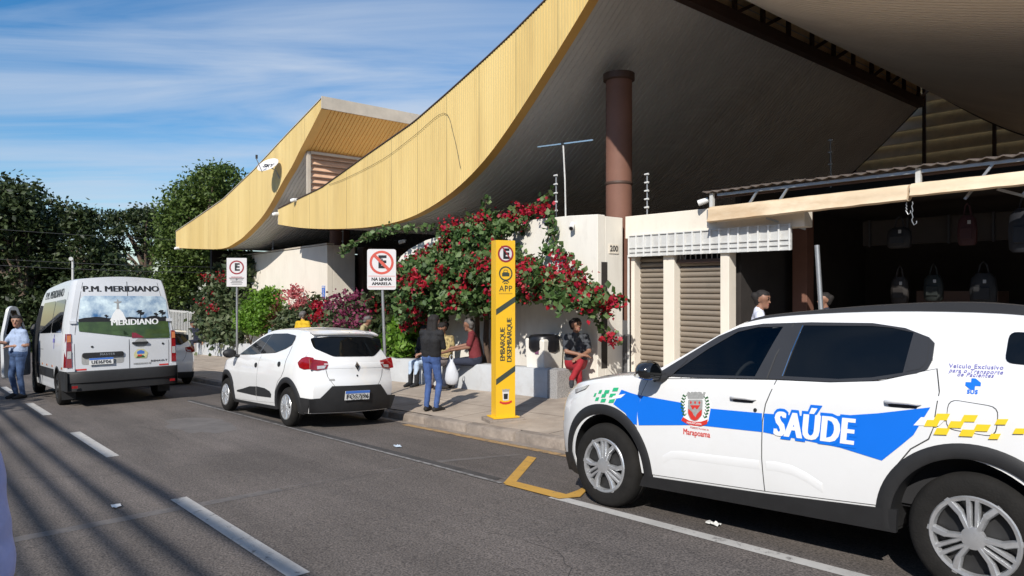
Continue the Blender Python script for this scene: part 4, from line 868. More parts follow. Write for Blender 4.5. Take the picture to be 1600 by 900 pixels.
def build_hatch(label, xw, yc, roll, clad=True, platetext=None, logo=True):
    root = thing('hatchback', label, 'car', (xw, yc, zr(xw, 4.3)-.04), (-roll, -math.atan(SL), 0))
    c = Car(root, -.52, 3.36, M=[(-.52, -.40), (0, .05), (1.2, 1.2), (2.6, 2.55), (3.36, 3.02)],
        top=[(-.42, .86), (-.2, .915), (.1, .965), (.45, 1.01), (.58, 1.06), (.95, 1.26), (1.3, 1.40), (1.6, 1.465), (2.1, 1.485), (2.6, 1.475), (3.03, 1.42)],
        ends=([(.18, -.45), (.3, -.50), (.5, -.52), (.7, -.50), (.86, -.40)], [(.16, 3.22), (.28, 3.30), (.48, 3.35), (.66, 3.36), (.80, 3.32), (.95, 3.30), (1.06, 3.25), (1.2, 3.15), (1.32, 3.07), (1.42, 2.99)]),
        hwz=[(.15, .72), (.3, .765), (.5, .785), (.75, .785), (.95, .768), (1.02, .752), (1.15, .70), (1.3, .635), (1.40, .585), (1.5, .54)],
        arches=[(0, .30, .37), (2.7, .30, .37)], sill=[(-.52, .2), (.3, .22), (2.1, .25), (3.36, .24)], zb=.18, bf=.14, br=.12, Lf=.6, cf=.14, Lr=.55, cr=.13, crown=.04)
    c.body([M_PAINT, M_UNDER]); R_ = c.rear()
    for x in (0, 2.7):
        c.arch('arch_trim', x, .30, .368, .452 if clad else .385, M_TRIMB if clad else M_PAINT, -10, 190, .018 if clad else .006)
        for sg in (-1, 1): wheel(root, x, sg*.70, .30, .175, .19, sg, 'star')
    fd = [(.52, .99), (.43, .85), (.40, .62), (.42, .26), (1.485, .295), (1.48, .6), (1.50, .9), (1.56, 1.06), (1.0, 1.01)]
    rd = [(1.567, 1.06), (1.507, .9), (1.487, .6), (1.492, .295), (2.24, .33), (2.26, .5), (2.36, .67), (2.48, .74), (2.56, .85), (2.60, 1.1), (2.6, 1.22), (2.4, 1.15), (2.1, 1.08)]
    c.panel('door_gap', [(x+(.005 if x > 1 else -.005), z) for x, z in fd], M_SEAM, .0015); c.panel('door_gap', [(x+(.005 if x > 2 else -.004), z) for x, z in rd], M_SEAM, .0015)
    df = c.panel('front_door', fd, M_PAINT, .005); dr = c.panel('rear_door', rd, M_PAINT, .005)
    for i, sg in enumerate((-1, 1)):
        f = c.side(sg)
        O('window', bent(MB(), [(.56, 1.035), (1.2, 1.055), (1.44, 1.075), (1.60, 1.405), (1.42, 1.385), (1.2, 1.325), (.9, 1.19)], f, .010, 0, .07), M_TINT, df[i], smooth=60)
        O('window', bent(MB(), [(1.46, 1.075), (2.07, 1.105), (2.4, 1.175), (2.58, 1.24), (2.595, 1.33), (2.56, 1.385), (2.2, 1.415), (1.62, 1.408)], f, .010, 0, .07), M_TINT, dr[i], smooth=60)
        O('window_chrome', MB().grid([[f(a, z, .0125), f(a+.012, z, .0125)] for a, z in ((1.447, 1.075), (1.52, 1.24), (1.605, 1.407))]), M_METAL, df[i])
        for x, z, d in ((1.47, .885, df[i]), (2.42, .935, dr[i])):
            O('handle', bent(MB(), circ(x-.06, z, .055, 14, .75), f, .012, .008, 0), M_TRIMB, d, smooth=60)
        if clad:
            O('door_trim', bent(MB(), [(.58, .395), (1.47, .385), (1.47, .535), (1.2, .52), (.9, .465), (.6, .42)], f, .014, .012, .07), M_TRIMB, df[i]); O('door_trim', bent(MB(), [(1.5, .385), (2.1, .40), (2.12, .45), (2.05, .495), (1.85, .53), (1.5, .54)], f, .014, .012, .07), M_TRIMB, dr[i])
        mirror(c, .50, 1.055, sg, .12, .08, .80)
        lamp = O('tail_lamp', bent(MB(), [(3.00, .98), (3.05, 1.05), (3.12, 1.075), (3.24, 1.06), (3.30, .98), (3.30, .9), (3.16, .885), (3.06, .91)], f, .012, .02, .05), M_REDL, root, smooth=60)
        O('lamp_wing', bent(MB(), [(sg*.69, 1.05), (sg*.45, 1.01), (sg*.435, .965), (sg*.47, .90), (sg*.6, .875), (sg*.70, .89)], R_, .014, .03, .05), M_REDL, lamp, smooth=60)
        O('lamp_clear', bent(MB(), [(sg*.60, .94), (sg*.47, .95), (sg*.50, .905), (sg*.60, .895)], R_, .018, .0, .05), M_CLRL, lamp, smooth=60)
    c.panel('sill_trim', [(.36, .20), (2.3, .225), (2.28, .275), (.4, .25)], M_TRIMB, .012, .03)
    T = c.topf(); b = MB(); b.grid([[T(.56+.85*k/10, -.9+1.8*j/14, .012) for j in range(15)] for k in range(11)]); O('windscreen', b, M_TINT, root, smooth=60)
    rg = O('rear_window', bent(MB(), roundpoly([(-.60, 1.345), (-.58, 1.20), (-.34, 1.075), (.34, 1.075), (.58, 1.20), (.60, 1.345), (.3, 1.375), (-.3, 1.375)], .04), R_, .008, 0, .06), M_TINT, root, smooth=60)
    for sg in (-1, 1): c.line('tailgate_gap', [(3.1, 1.15), (3.1, 1.06)], .006, M_SEAM, .002, (sg,))
    # roof spoiler lip above the rear glass
    rows = []
    for k in range(15):
        y = -.56+1.12*k/14; rows.append([(R_(y, 1.40, 0)[0]-.10, y, 1.448+.03*(1-(y/.6)**2)), (R_(y, 1.385, 0)[0]+.055, y, 1.402+.025*(1-(y/.6)**2)), (R_(y, 1.385, 0)[0]+.045, y, 1.385+.022*(1-(y/.6)**2)), (R_(y, 1.385, 0)[0], y, 1.38+.02*(1-(y/.6)**2))])
    O('spoiler', MB().grid(rows), M_PAINT, root, smooth=50)
    gap = [(-.60, .875), (-.44, .66)]; 
    for sg in (-1, 1): O('tailgate_gap', MB().grid([[R_(sg*a, z, .002), R_(sg*a+sg*.007, z, .002)] for a, z in ((.47, .88), (.45, .78), (.40, .70), (.36, .645))]), M_SEAM, root)
    # crease across the tailgate
    O('tailgate_crease', MB().grid([[R_(-.5+1.0*k/12, .985, .002), R_(-.5+1.0*k/12, .97, .016), R_(-.5+1.0*k/12, .90, .003)] for k in range(13)]), M_PAINT, root, smooth=60)
    bum = O('bumper_trim', bent(MB(), [(-.68, .25), (.68, .25), (.72, .46), (.56, .47), (.40, .645), (-.40, .645), (-.56, .47), (-.72, .46)] if clad else [(-.7, .2), (.7, .2), (.7, .36), (-.7, .36)], R_, .018, .03, .07), M_TRIMB, root, smooth=50)
    if clad:
        for sg in (-1, 1): O('bumper_corner', bent(MB(), [(3.05, .25), (3.22, .25), (3.32, .46), (3.0, .48), (3.06, .35)], c.side(sg), .016, .03, .07), M_TRIMB, bum, smooth=50)
    if platetext: plate(root, -.02 if clad else 0, .50, R_, .050, .40, .135, platetext)
    if logo:
        for pts, m, o in (([(0, 1.0), (.04, .935), (0, .87), (-.04, .935)], M_CHROME, .022), ([(0, .962), (.014, .935), (0, .908), (-.014, .935)], M_TRIMB, .026)):
            O('diamond_badge', bent(MB(), pts, R_, o, .01, 0), m, root)
        O('tailgate_lock', bent(MB(), circ(0, .79, .014, 10), R_, .008, .004, 0), M_TRIMB, root)
        O('model_badge', bent(MB(), [(-.44, .725), (-.36, .725), (-.36, .75), (-.44, .75)], R_, .006, .003, 0), M_GREYV, root)
        O('wiper_washer', MB().ball(R_(0, 1.43, .05), .012, 8), M_TRIMB, root)
    return root
build_hatch('small white hatchback with black wheel arch cladding parked by the kerb', -12.95, 5.07, .052, True, 'FOS7J96')
build_hatch('white car parked far down the kerb, mostly hidden by the van', -23.15, 5.04, .05, False, None, False)

def build_van():
    xw, yc = -20.62, 3.27
    root = thing('passenger_van', 'white high-roof van lettered P.M. MERIDIANO with its driver door open', 'van', (xw, yc, zr(xw, 2)), (0, -math.atan(SL), 0))
    c = Car(root, -.80, 4.66, M=[(-.8, -.70), (0, .1), (.9, .95), (3.7, 3.65), (4.66, 4.50)],
        top=[(-.75, 1.12), (-.5, 1.25), (-.2, 1.38), (.0, 1.5), (.35, 1.95), (.62, 2.25), (.9, 2.42), (1.3, 2.50), (2.4, 2.54), (3.6, 2.56), (4.50, 2.54)],
        ends=([(.2, -.75), (.4, -.82), (.7, -.84), (.95, -.80), (1.15, -.7)], [(.25, 4.68), (.5, 4.70), (.8, 4.69), (1.3, 4.68), (1.5, 4.66), (1.9, 4.62), (2.25, 4.57), (2.55, 4.50)]),
        hwz=[(.15, .96), (.4, 1.0), (.8, 1.02), (1.2, 1.025), (1.45, 1.01), (1.8, .97), (2.2, .905), (2.42, .865), (2.6, .81)],
        arches=[(0, .34, .42), (3.7, .34, .42)], sill=[(-.8, .25), (.4, .28), (3.3, .30), (4.66, .36)], zb=.2, bf=.22, br=.05, Lf=.8, cf=.18, Lr=.35, cr=.07, crown=.06, bev=.06)
    c.body([M_VPAINT, M_UNDER]); R_ = c.rear(); S = c.side(-1)
    for x in (0, 3.7):
        for sg in (-1, 1): wheel(root, x, sg*.90, .34, .225, .20, sg, 'steel', M_STEELD if x else M_STEELD)
        c.arch('arch_trim', x, .34, .42, .46, M_TRIMB, -5, 185, .008)
    # flank: glazing, rub strip, panel joints
    for sg in (-1, 1):
        O('side_window', bent(MB(), roundpoly([(1.10, 1.46), (2.85, 1.48), (2.90, 2.16), (1.16, 2.16)], .07), c.side(sg), .008, 0, .1), M_TINT, root, smooth=60)
        O('side_window', bent(MB(), roundpoly([(2.93, 1.48), (4.22, 1.49), (4.20, 2.16), (2.97, 2.16)], .07), c.side(sg), .008, 0, .1), M_TINT, root, smooth=60)
        O('rub_strip', bent(MB(), [(.55, .52), (3.22, .53), (3.26, .72), (.6, .72)], c.side(sg), .022, .03, .1), M_TRIMB, root)
        O('rub_strip', bent(MB(), [(4.2, .50), (4.62, .50), (4.62, .72), (4.12, .72)], c.side(sg), .022, .03, .1), M_TRIMB, root)
    c.line('panel_joint', [(1.05, 1.10), (4.5, 1.14)], .012, M_SEAM, .003, (-1, 1)); c.line('panel_joint', [(3.0, .75), (2.98, 1.46)], .010, M_SEAM, .003, (-1, 1)); c.line('panel_joint', [(4.34, .75), (4.36, 1.5), (4.30, 2.3)], .012, M_SEAM, .003, (-1, 1))
    c.decal_text('side_lettering', 'P.M. MERIDIANO', .24, 2.45, 2.31, M_STEELD, .006, bold=.0, heavy=.012, wscale=1.45)
    for pts in ([(3.34, 1.15), (3.40, 1.15), (3.40, 1.45), (3.34, 1.45)], [(3.25, 1.28), (3.48, 1.28), (3.48, 1.36), (3.25, 1.36)]): O('violet_cross', bent(MB(), pts, S, .006 if pts[0][0] > 3.3 else .008, 0, 0), M_PURP, root)
    for x in (.9, 1.6, 2.3, 3.05, 4.3): O('side_marker', bent(MB(), [(x, .76), (x+.07, .76), (x+.07, .80), (x, .80)], S, .012, .01, 0), M_AMBL, root)
    # open cab: black sheet standing for the shade in the doorway, street side, and the swung door
    O('doorway_shade', bent(MB(), [(-.28, .42), (.98, .42), (1.03, 1.5), (1.06, 2.1), (.62, 2.12), (.35, 1.85), (-.12, 1.42), (-.28, 1.2)], S, .006, 0, .1), M_UNDER, root, smooth=60)
    O('cab_window', bent(MB(), [(-.05, 1.40), (.9, 1.45), (.95, 2.05), (.5, 2.06), (.3, 1.85)], c.side(1), .008, 0, .1), M_TINT, root, smooth=60)
    T = c.topf(); b = MB(); b.grid([[T(-.05+.70*k/10, -.9+1.8*j/14, .012) for j in range(15)] for k in range(11)]); O('windscreen', b, M_TINT, root, smooth=60)
    ang = rad(31); H = Vector((-.26, -1.045, 0)); dx_, dy_ = math.cos(ang), -math.sin(ang)
    dpt = lambda u, z, o: (H.x+u*dx_+o*(-dy_), H.y+u*dy_+o*dx_+.16*max(0, z-1.4), z)
    outl = roundpoly([(0, .44), (1.18, .44), (1.24, 1.5), (1.22, 2.06), (1.08, 2.12), (.86, 2.10), (.60, 1.86), (.14, 1.44), (0, 1.24)], .07)
    win = roundpoly([(.22, 1.44), (1.14, 1.46), (1.13, 2.02), (.90, 2.02), (.66, 1.80)], .04)
    dr = O('driver_door', bent(MB(), outl, dpt, 0, .06, .15), M_VPAINT, root, smooth=40)
    O('door_glass', bent(MB(), win, dpt, -.064, 0, 0), M_TINT, dr); O('door_glass', bent(MB(), win, dpt, .004, 0, 0), M_TINT, dr)
    O('door_trim', bent(MB(), roundpoly([(.06, .5), (1.12, .5), (1.18, 1.34), (.10, 1.30)], .06), dpt, -.068, 0, 0), M_TRIMG, dr)
    O('door_seal', bent(MB(), [(.66, 1.86), (.70, 1.86), (1.12, 1.46), (1.08, 1.46)], dpt, -.07, 0, 0), M_GREYV, dr)
    O('grab_handle', MB().tube([dpt(.85, 1.05, -.07), dpt(.9, 1.07, -.11), dpt(1.08, 1.1, -.11), dpt(1.12, 1.1, -.07)], .018, 8), M_TRIMB, dr)
    m_ = MB(); m_.ball(dpt(.16, 1.52, .16), 1, 12, 0, (.05, .10, .17)); O('wing_mirror', m_, M_TRIMB, dr, smooth=60)
    mirror(c, -.1, 1.5, 1, .13, .17, 1.06)
    # rear doors
    b = MB(); seam = [(0.10, .70), (.10, 2.50)]
    O('door_gap', MB().grid([[R_(.094, z, .003), R_(.106, z, .003)] for z in (.70, 1.2, 1.45, 1.9, 2.2, 2.5)]), M_SEAM, root)
    for sg in (-1, 1): O('door_gap', MB().grid([[R_(sg*(c.hw(c.a1, z)-.10), z, .003), R_(sg*(c.hw(c.a1, z)-.092), z, .003)] for z in (.72, 1.2, 1.5, 1.9, 2.2, 2.48)]), M_SEAM, root)
    gl = [(-.78, 1.50), (.16, 1.505), (.22, 1.47), (.40, 1.31), (.88, 1.30), (.90, 1.36), (.83, 2.12), (.76, 2.19), (-.68, 2.21), (-.74, 2.14), (-.79, 1.58)]
    rw = O('printed_rear_window', bent(MB(), roundpoly(gl, .03), R_, .008, 0, .1), M_SKYP, root, smooth=60)
    O('printed_grass', bent(MB(), [(-.775, 1.505), (.16, 1.51), (.22, 1.475), (.40, 1.315), (.87, 1.305), (.885, 1.36), (.86, 1.66), (.3, 1.70), (-.3, 1.69), (-.785, 1.69)], R_, .010, 0, .1), M_GRASSP, rw)
    tl = [(-.78, 1.69)]+[(-.78+.1*k, 1.74+.05*RND.random()) for k in range(17)]+[(.86, 1.66)]
    O('printed_trees', bent(MB(), tl, R_, .0115, 0, .15), M_INK, rw)
    for px, ph in ((.32, .17), (.62, .10), (.74, .16), (-.30, .08)):
        O('printed_palm', bent(MB(), [(px-.008, 1.72), (px+.008, 1.72), (px+.006, 1.75+ph*.6), (px-.006, 1.75+ph*.6)], R_, .0125, 0, 0), M_INK, rw)
        pp = []
        for k in range(14): r_ = ph*.5 if k % 2 == 0 else ph*.17; pp.append((px+r_*math.cos(k*math.pi/7+.2), 1.75+ph*.6+r_*.7*math.sin(k*math.pi/7+.2)))
        O('printed_palm', bent(MB(), pp, R_, .0127, 0, 0), M_INK, rw)
    O('printed_monument', bent(MB(), [(-.24, 1.70), (.06, 1.70), (0, 1.86), (-.06, 1.93), (-.12, 1.93), (-.18, 1.84)], R_, .0127, 0, 0), M_WHITEV, rw)
    O('printed_monument', bent(MB(), [(-.115, 1.93), (-.065, 1.93), (-.075, 2.05), (-.02, 2.075), (-.02, 2.09), (-.075, 2.09), (-.08, 2.13), (-.10, 2.13), (-.105, 2.09), (-.16, 2.085), (-.16, 2.07), (-.105, 2.05)], R_, .0127, 0, 0), M_GREYV, rw)
    V, F = text2d('MERIDIANO', .17, .0, heavy=.008, wscale=1.1); O('printed_letters', bent(MB(), [(.22+a*.88, 1.655+b_, o_) for a, b_, o_ in V], R_, .0135, 0, 0, F), M_WHITEV, rw, fix=False)
    V, F = text2d('P.M. MERIDIANO', .165, .0, spacing=1.0, heavy=.007); wx = max(a for a, _, _o in V)-min(a for a, _, _o in V); O('rear_lettering', bent(MB(), [(.01+a*1.40/wx, 2.345+b_, o_) for a, b_, o_ in V], R_, .006, 0, 0, F), M_INK, root, fix=False)
    O('brake_lamp', bent(MB(), [(.15, 1.44), (.22, 1.44), (.38, 1.335), (.15, 1.335)], R_, .012, .01, 0), M_REDL, root)
    hd = O('rear_handle', bent(MB(), roundpoly([(.15, 1.205), (.45, 1.205), (.45, 1.25), (.15, 1.25)], .02), R_, .04, .04, 0), M_TRIMB, root); O('handle_cup', bent(MB(), circ(.32, 1.23, .12, 16, .8), R_, .002, 0, 0), M_GREYV, hd)
    for y in (-.56, .74): O('door_lock', bent(MB(), circ(y, 1.19, .022, 10), R_, .01, .01, 0), M_TRIMB, root)
    pr = O('plate_recess', bent(MB(), roundpoly([(-.74, .84), (.0, .84), (.0, 1.06), (-.74, 1.06)], .05), R_, .003, 0, .1), M_GREYV, root)
    O('plate_lamp_bar', bent(MB(), roundpoly([(-.73, .98), (-.01, .98), (-.01, 1.075), (-.73, 1.075)], .04), R_, .03, .03, .1), M_TRIMB, pr)
    V, F = text2d('MASTER', .06, .002, spacing=1.3); O('model_lettering', bent(MB(), [(-.30+a, 1.03+b_, o_) for a, b_, o_ in V], R_, .033, 0, 0, F), M_METAL, pr, fix=False)
    plate(root, -.41, .90, R_, .045, .42, .13, 'UEI6F06')
    V, F = text2d('RENAULT', .05, .002, spacing=1.3, wscale=1.2); O('maker_lettering', bent(MB(), [(.66+a, .84+b_, o_) for a, b_, o_ in V], R_, .006, 0, 0, F), M_STEELD, root, fix=False)
    cr = O('town_crest', bent(MB(), roundpoly([(.19, .92), (.42, .90), (.45, 1.02), (.36, 1.10), (.25, 1.10), (.18, 1.02)], .03), R_, .006, 0, 0), mat('pale yellow print', (.60, .56, .30), .5, var=.25, scale=30), root)
    O('crest_blue', bent(MB(), roundpoly([(.24, 1.0), (.38, 1.0), (.38, 1.05), (.31, 1.08), (.24, 1.05)], .01), R_, .0075, 0, 0), M_BLUET, cr); O('crest_green', bent(MB(), roundpoly([(.22, .92), (.40, .92), (.36, .97), (.26, .97)], .01), R_, .0075, 0, 0), M_DGREEN, cr); O('crest_red', bent(MB(), roundpoly([(.25, .95), (.33, .95), (.33, .985), (.25, .985)], .01), R_, .009, 0, 0), M_REDV, cr)
    V, F = text2d('MERIDIANO-SP', .05, .002); O('crest_text', bent(MB(), [(.34+a, .80+b_, o_) for a, b_, o_ in V], R_, .006, 0, 0, F), M_GREYV, cr, fix=False)
    for sg in (-1, 1):
        lamp = O('tail_lamp', bent(MB(), [(sg*.905, .80), (sg*1.0, .80), (sg*.985, 1.46), (sg*.91, 1.46)], R_, .02, .05, 0), M_REDL, root)
        O('lamp_side', bent(MB(), [(4.50, .80), (4.66, .80), (4.64, 1.46), (4.56, 1.46)], c.side(sg), .012, .03, 0), M_REDL, lamp)
        for z0, z1, m in ((.98, 1.12, M_CLRL), (1.30, 1.43, M_AMBL)): O('lamp_lens', bent(MB(), [(sg*.915, z0), (sg*.985, z0), (sg*.98, z1), (sg*.915, z1)], R_, .024, 0, 0), m, lamp)
        O('hinge', bent(MB(), [(sg*.86, .72), (sg*.99, .72), (sg*.99, .78), (sg*.86, .78)], R_, .035, .04, 0), M_VPAINT, root); O('hinge', bent(MB(), [(sg*.82, 1.66), (sg*.93, 1.66), (sg*.93, 1.72), (sg*.82, 1.72)], R_, .035, .04, 0), M_VPAINT, root)
        O('reflector', bent(MB(), [(sg*.66, .735), (sg*.84, .735), (sg*.84, .765), (sg*.66, .765)], R_, .006, 0, 0), M_REDV, root)
    bum = MB(); rows = []
    for k in range(21):
        y = -1.0+2.0*k/20; e = .07*abs(y)**6; rows.append([(4.70-e, y, .72), (4.86-e*2, y, .71), (4.88-e*2, y, .66), (4.87-e*2, y, .50), (4.84-e*2, y, .48), (4.83-e*2, y, .34), (4.70-e, y, .32)])
    bo = O('rear_bumper', bum.grid(rows), M_TRIMB, root, smooth=40)
    for sg in (-1, 1): O('bumper_end', MB().grid([[(x, sg*(1.0+.02), z) for z in (.34, .72)] for x in (4.2, 4.5, 4.72)]+[[(4.80, sg*.995, z) for z in (.34, .72)]]), M_TRIMB, bo); O('bumper_reflector', MB().bb(4.84, 4.856, sg*.88-.05, sg*.88+.05, .40, .45), M_REDL, bo)
    [O('mud_flap', MB().bb(4.16, 4.18, a, a+.24, .14, .45), M_TRIMB, root) for a in (-1.0, .76)]
    return root
build_van()

# ------------------------------------------------------------------ street furniture
M_TOTEM = mat('yellow totem paint', (.86, .50, .015), .45, var=.04, scale=3, coat=.2, dirt=((.62, .36, .05), .4, 3))
M_DGREY = mat('dark green grey vinyl', (.045, .06, .045), .6, var=.1)
M_SIGNW = mat('sign white', (.68, .66, .66), .4, var=.05, scale=6, dirt=((.5, .46, .44), .4, 6))
M_SIGNR = mat('sign red', (.60, .10, .07), .45, var=.1)
M_SIGNR2 = mat('dark sign red', (.30, .03, .04), .45, var=.1)
def frame(loc, ang):                                        # a flat board facing the angle; a = to the viewer's right, b = up
    n = Vector((math.cos(ang), math.sin(ang), 0)); a = Vector((-n.y, n.x, 0)); L0 = Vector(loc)
    return lambda u, v, o: tuple(L0+a*u+Vector((0, 0, v))+n*o)
def letter(name, body, size, fn, u, v, off, m, parent, vert=False, **k):
    V, F = text2d(body, size, **k); P = [(u-b, v+a, o_) if vert else (u+a, v+b, o_) for a, b, o_ in V]
    return O(name, bent(MB(), P, fn, off, 0, 0, F), m, parent, fix=False)
def flat(name, pts, fn, off, m, parent, thick=0): return O(name, bent(MB(), pts, fn, off, thick, 0), m, parent)
def ring(name, cx, cy, r0, r1, fn, off, m, parent): return O(name, ringpts(MB(), cx, cy, r0, r1, fn, off), m, parent)
# boarding totem
tx, ty = -7.95, 6.66; tz = zp(tx, ty)
tt = thing('boarding_totem', 'tall yellow totem lettered EMBARQUE DESEMBARQUE on the kerb', 'totem', (tx, ty, tz), wc=True)
an = rad(-18); W, D, H = .305, .20, 2.66
tb = frame((tx+math.cos(an)*D/2, ty+math.sin(an)*D/2, tz), an)
O('body', bent(MB(), [(-W/2, .05), (W/2, .05), (W/2, H), (-W/2, H)], tb, 0, D, 0).add([tb(-W/2, H, 0), tb(W/2, H, 0), tb(W/2, H, -D), tb(-W/2, H, -D)], [(0, 1, 2, 3)]).add([tb(-W/2, .05, -D), tb(W/2, .05, -D), tb(W/2, H, -D), tb(-W/2, H, -D)], [(3, 2, 1, 0)]), M_TOTEM, tt, bev=.006)
O('base_plate', bent(MB(), [(-W/2-.05, .045), (W/2+.05, .045), (W/2+.05, .06), (-W/2-.05, .06)], tb, .05, D+.1, 0).add([tb(-W/2-.05, .06, .05), tb(W/2+.05, .06, .05), tb(W/2+.05, .06, -D-.05), tb(-W/2-.05, .06, -D-.05)], [(0, 1, 2, 3)]), M_TOTEM, tt)
O('footing', MB().prism([(-W/2-.13, .11), (W/2+.12, .13), (W/2+.14, -D-.12), (-W/2-.12, -D-.1)], lambda a, o: tb(a, -.05, o), (0, 0, .09)), M_KERB, tt, bev=.01)
flat('white_disc', circ(0, 2.46, .105, 28), tb, .002, M_SIGNW, tt); letter('sign_letter', 'E', .20, tb, .005, 2.455, .004, M_INK, tt, bold=.010)
ring('red_ring', 0, 2.46, .098, .125, tb, .003, M_SIGNR2, tt); flat('red_slash', [(-.075, 2.57), (-.06, 2.58), (.085, 2.39), (.07, 2.38)], tb, .0055, M_SIGNR2, tt)
ring('app_ring', 0, 2.17, .088, .108, tb, .003, M_DGREY, tt)
flat('car_icon', [(-.058, 2.13), (.058, 2.13), (.058, 2.175), (.04, 2.185), (.028, 2.225), (-.028, 2.225), (-.04, 2.185), (-.058, 2.175)], tb, .003, M_DGREY, tt); flat('car_icon_glass', [(-.03, 2.19), (.03, 2.19), (.022, 2.215), (-.022, 2.215)], tb, .0045, M_TOTEM, tt)
for r0 in (.03, .06): O('signal_arc', ringpts(MB(), 0, 1.995, r0, r0+.014, tb, .003, 10, rad(40), rad(140)), M_DGREY, tt)
flat('signal_dot', circ(0, 1.985, .012, 10), tb, .003, M_DGREY, tt)
letter('app_lettering', 'APP', .12, tb, 0, 1.945, .003, M_DGREY, tt, bold=.0005, spacing=1.05)
for k in range(12): flat('small_print', [(-.105+k*.018, 1.868), (-.094+k*.018, 1.868), (-.094+k*.018, 1.883), (-.105+k*.018, 1.883)], tb, .003, mat('brown small print', (.40, .22, .03), .5, var=0) if k == 0 else bpy.data.materials['brown small print'], tt)
for z in (1.69, .665): flat('dark_band', [(-W/2, z-.13), (-W/2, z-.045), (W/2, z+.145), (W/2, z+.06)], tb, .003, M_DGREY, tt)
letter('totem_lettering', 'EMBARQUE', .108, tb, -.047, 1.13, .003, M_DGREY, tt, vert=True, bold=.003, spacing=.95, wscale=.92); letter('totem_lettering', 'DESEMBARQUE', .108, tb, .06, 1.19, .003, M_DGREY, tt, vert=True, bold=.003, spacing=.95, wscale=.92)
cr = flat('town_crest', roundpoly([(-.045, .30), (.045, .30), (.05, .40), (.055, .45), (-.055, .45), (-.05, .40)], .012), tb, .003, M_SIGNW, tt)
flat('crest_crown', [(-.05, .43), (.05, .43), (.06, .47), (.03, .46), (0, .475), (-.03, .46), (-.06, .47)], tb, .0045, M_GREYV, cr); flat('crest_field', roundpoly([(-.03, .32), (.03, .32), (.034, .40), (-.034, .40)], .01), tb, .0045, M_STEELD, cr)
flat('crest_ribbon', [(-.10, .275), (-.05, .25), (.0, .245), (.05, .25), (.10, .275), (.09, .30), (.05, .28), (0, .275), (-.05, .28), (-.09, .30)], tb, .006, M_REDV, cr)
# no-parking signs
def parking_sign(label, x, y, h, ang, w, hh, slash, lean=0):
    z = zp(x, y); t = thing('parking_sign', label, 'sign', (x, y, z), wc=True); f = frame((x, y, z), ang)
    lx = lambda v: lean*(v/h-1)
    g = lambda u, v, o: f(u+lx(v)*-1, v, o)
    O('post', MB().tube([f(-lx(0), -.1, 0), f(0, h+.02-hh*.4, 0)], .03, 14), M_METAL, t, smooth=40)
    c0 = h-hh/2; bo = flat('board', roundpoly([(-w/2, h-hh), (w/2, h-hh), (w/2, h), (-w/2, h)], .05 if slash else .015), f, .045, M_SIGNW, t, .006)
    cy = h-hh*.33; R0 = w*.42 if slash else w*.37
    ring('red_ring', 0, cy, R0*.80, R0, f, .047, M_SIGNR if slash else M_SIGNR2, bo); letter('sign_letter', 'E', R0*1.45, f, .01, cy, .0465, M_INK, bo, bold=R0*.055)
    if slash:
        d = R0*.86*.707; e = R0*.09; flat('red_slash', [(-d-e, cy+d-e), (-d+e, cy+d+e), (d+e, cy-d+e), (d-e, cy-d-e)], f, .049, M_SIGNR, bo)
        for z_ in (h-hh*.665, h-hh*.93): flat('red_rule', [(-w*.46, z_-.004), (w*.46, z_-.004), (w*.46, z_+.004), (-w*.46, z_+.004)], f, .047, M_SIGNR, bo)
        letter('sign_lettering', 'NA LINHA', .085, f, 0, h-hh*.745, .047, M_INK, bo, bold=.004); letter('sign_lettering', 'AMARELA', .085, f, 0, h-hh*.855, .047, M_INK, bo, bold=.004)
    else:
        for k in range(6):
            ln = w*(.28, .36, .33, .25, .30, .26)[k]; z_ = h-hh*(.665+.05*k); flat('small_print', [(-ln, z_-.007), (ln, z_-.007), (ln, z_+.007), (-ln, z_+.007)], f, .047, M_STEELD if k else M_SIGNR2, bo)
        flat('red_rule', [(-w*.4, h-hh*.70), (w*.4, h-hh*.70), (w*.4, h-hh*.69), (-w*.4, h-hh*.69)], f, .047, M_SIGNR2, bo)
    for s_ in (-1, 1): O('clamp', MB().box(f(0, c0+s_*hh*.25, .02), (.07, .07, .03)), M_METAL, t)
    return t
parking_sign('no-parking sign with red slash over black E, lettered NA LINHA AMARELA', -12.16, 7.05, 2.90, rad(-32), .56, .80, True, .09)
parking_sign('smaller parking sign with E in a dark red ring, left by the hedge', -19.85, 6.9, 3.32, rad(-30), .53, .80, False)
# litter bin
bn = thing('litter_bin', 'white concrete litter bin with a black bag standing on the planter bench', 'bin', (-9.5, 8.9, .1), wc=True)
z0 = zp(-9.5, 8.55)+.39
O('bin_body', MB().grid([[(-9.52+sx*w, 8.98+sy*w, z) for sx, sy in ((-1, -1), (1, -1), (1, 1), (-1, 1))] for z, w in ((z0, .22), (z0+.08, .235), (z0+.60, .255), (z0+.64, .245), (z0+.64, .18), (z0+.4, .18))], closed=True), M_WHITEW, bn, bev=.015)
rows = [[(-9.52+r*math.cos(a*math.pi/8)*(1+.08*noise.noise(Vector((a*1.3, z*5, 2)))), 8.98+r*math.sin(a*math.pi/8)*(1+.08*noise.noise(Vector((a*1.1, z*7, 5)))), z0+z) for a in range(16)] for z, r in ((.40, .275), (.46, .30), (.58, .30), (.66, .295), (.70, .26), (.66, .18))]
O('bin_bag', MB().grid(rows, closed=True), mat('glossy black bag', (.012, .012, .014), .3, var=0), bn, smooth=60)
O('poster', MB().bb(-9.50, -9.40, 8.722, 8.728, z0+.36, z0+.52), mat('purple poster', (.18, .07, .13), .6, var=.4, scale=30), bn)
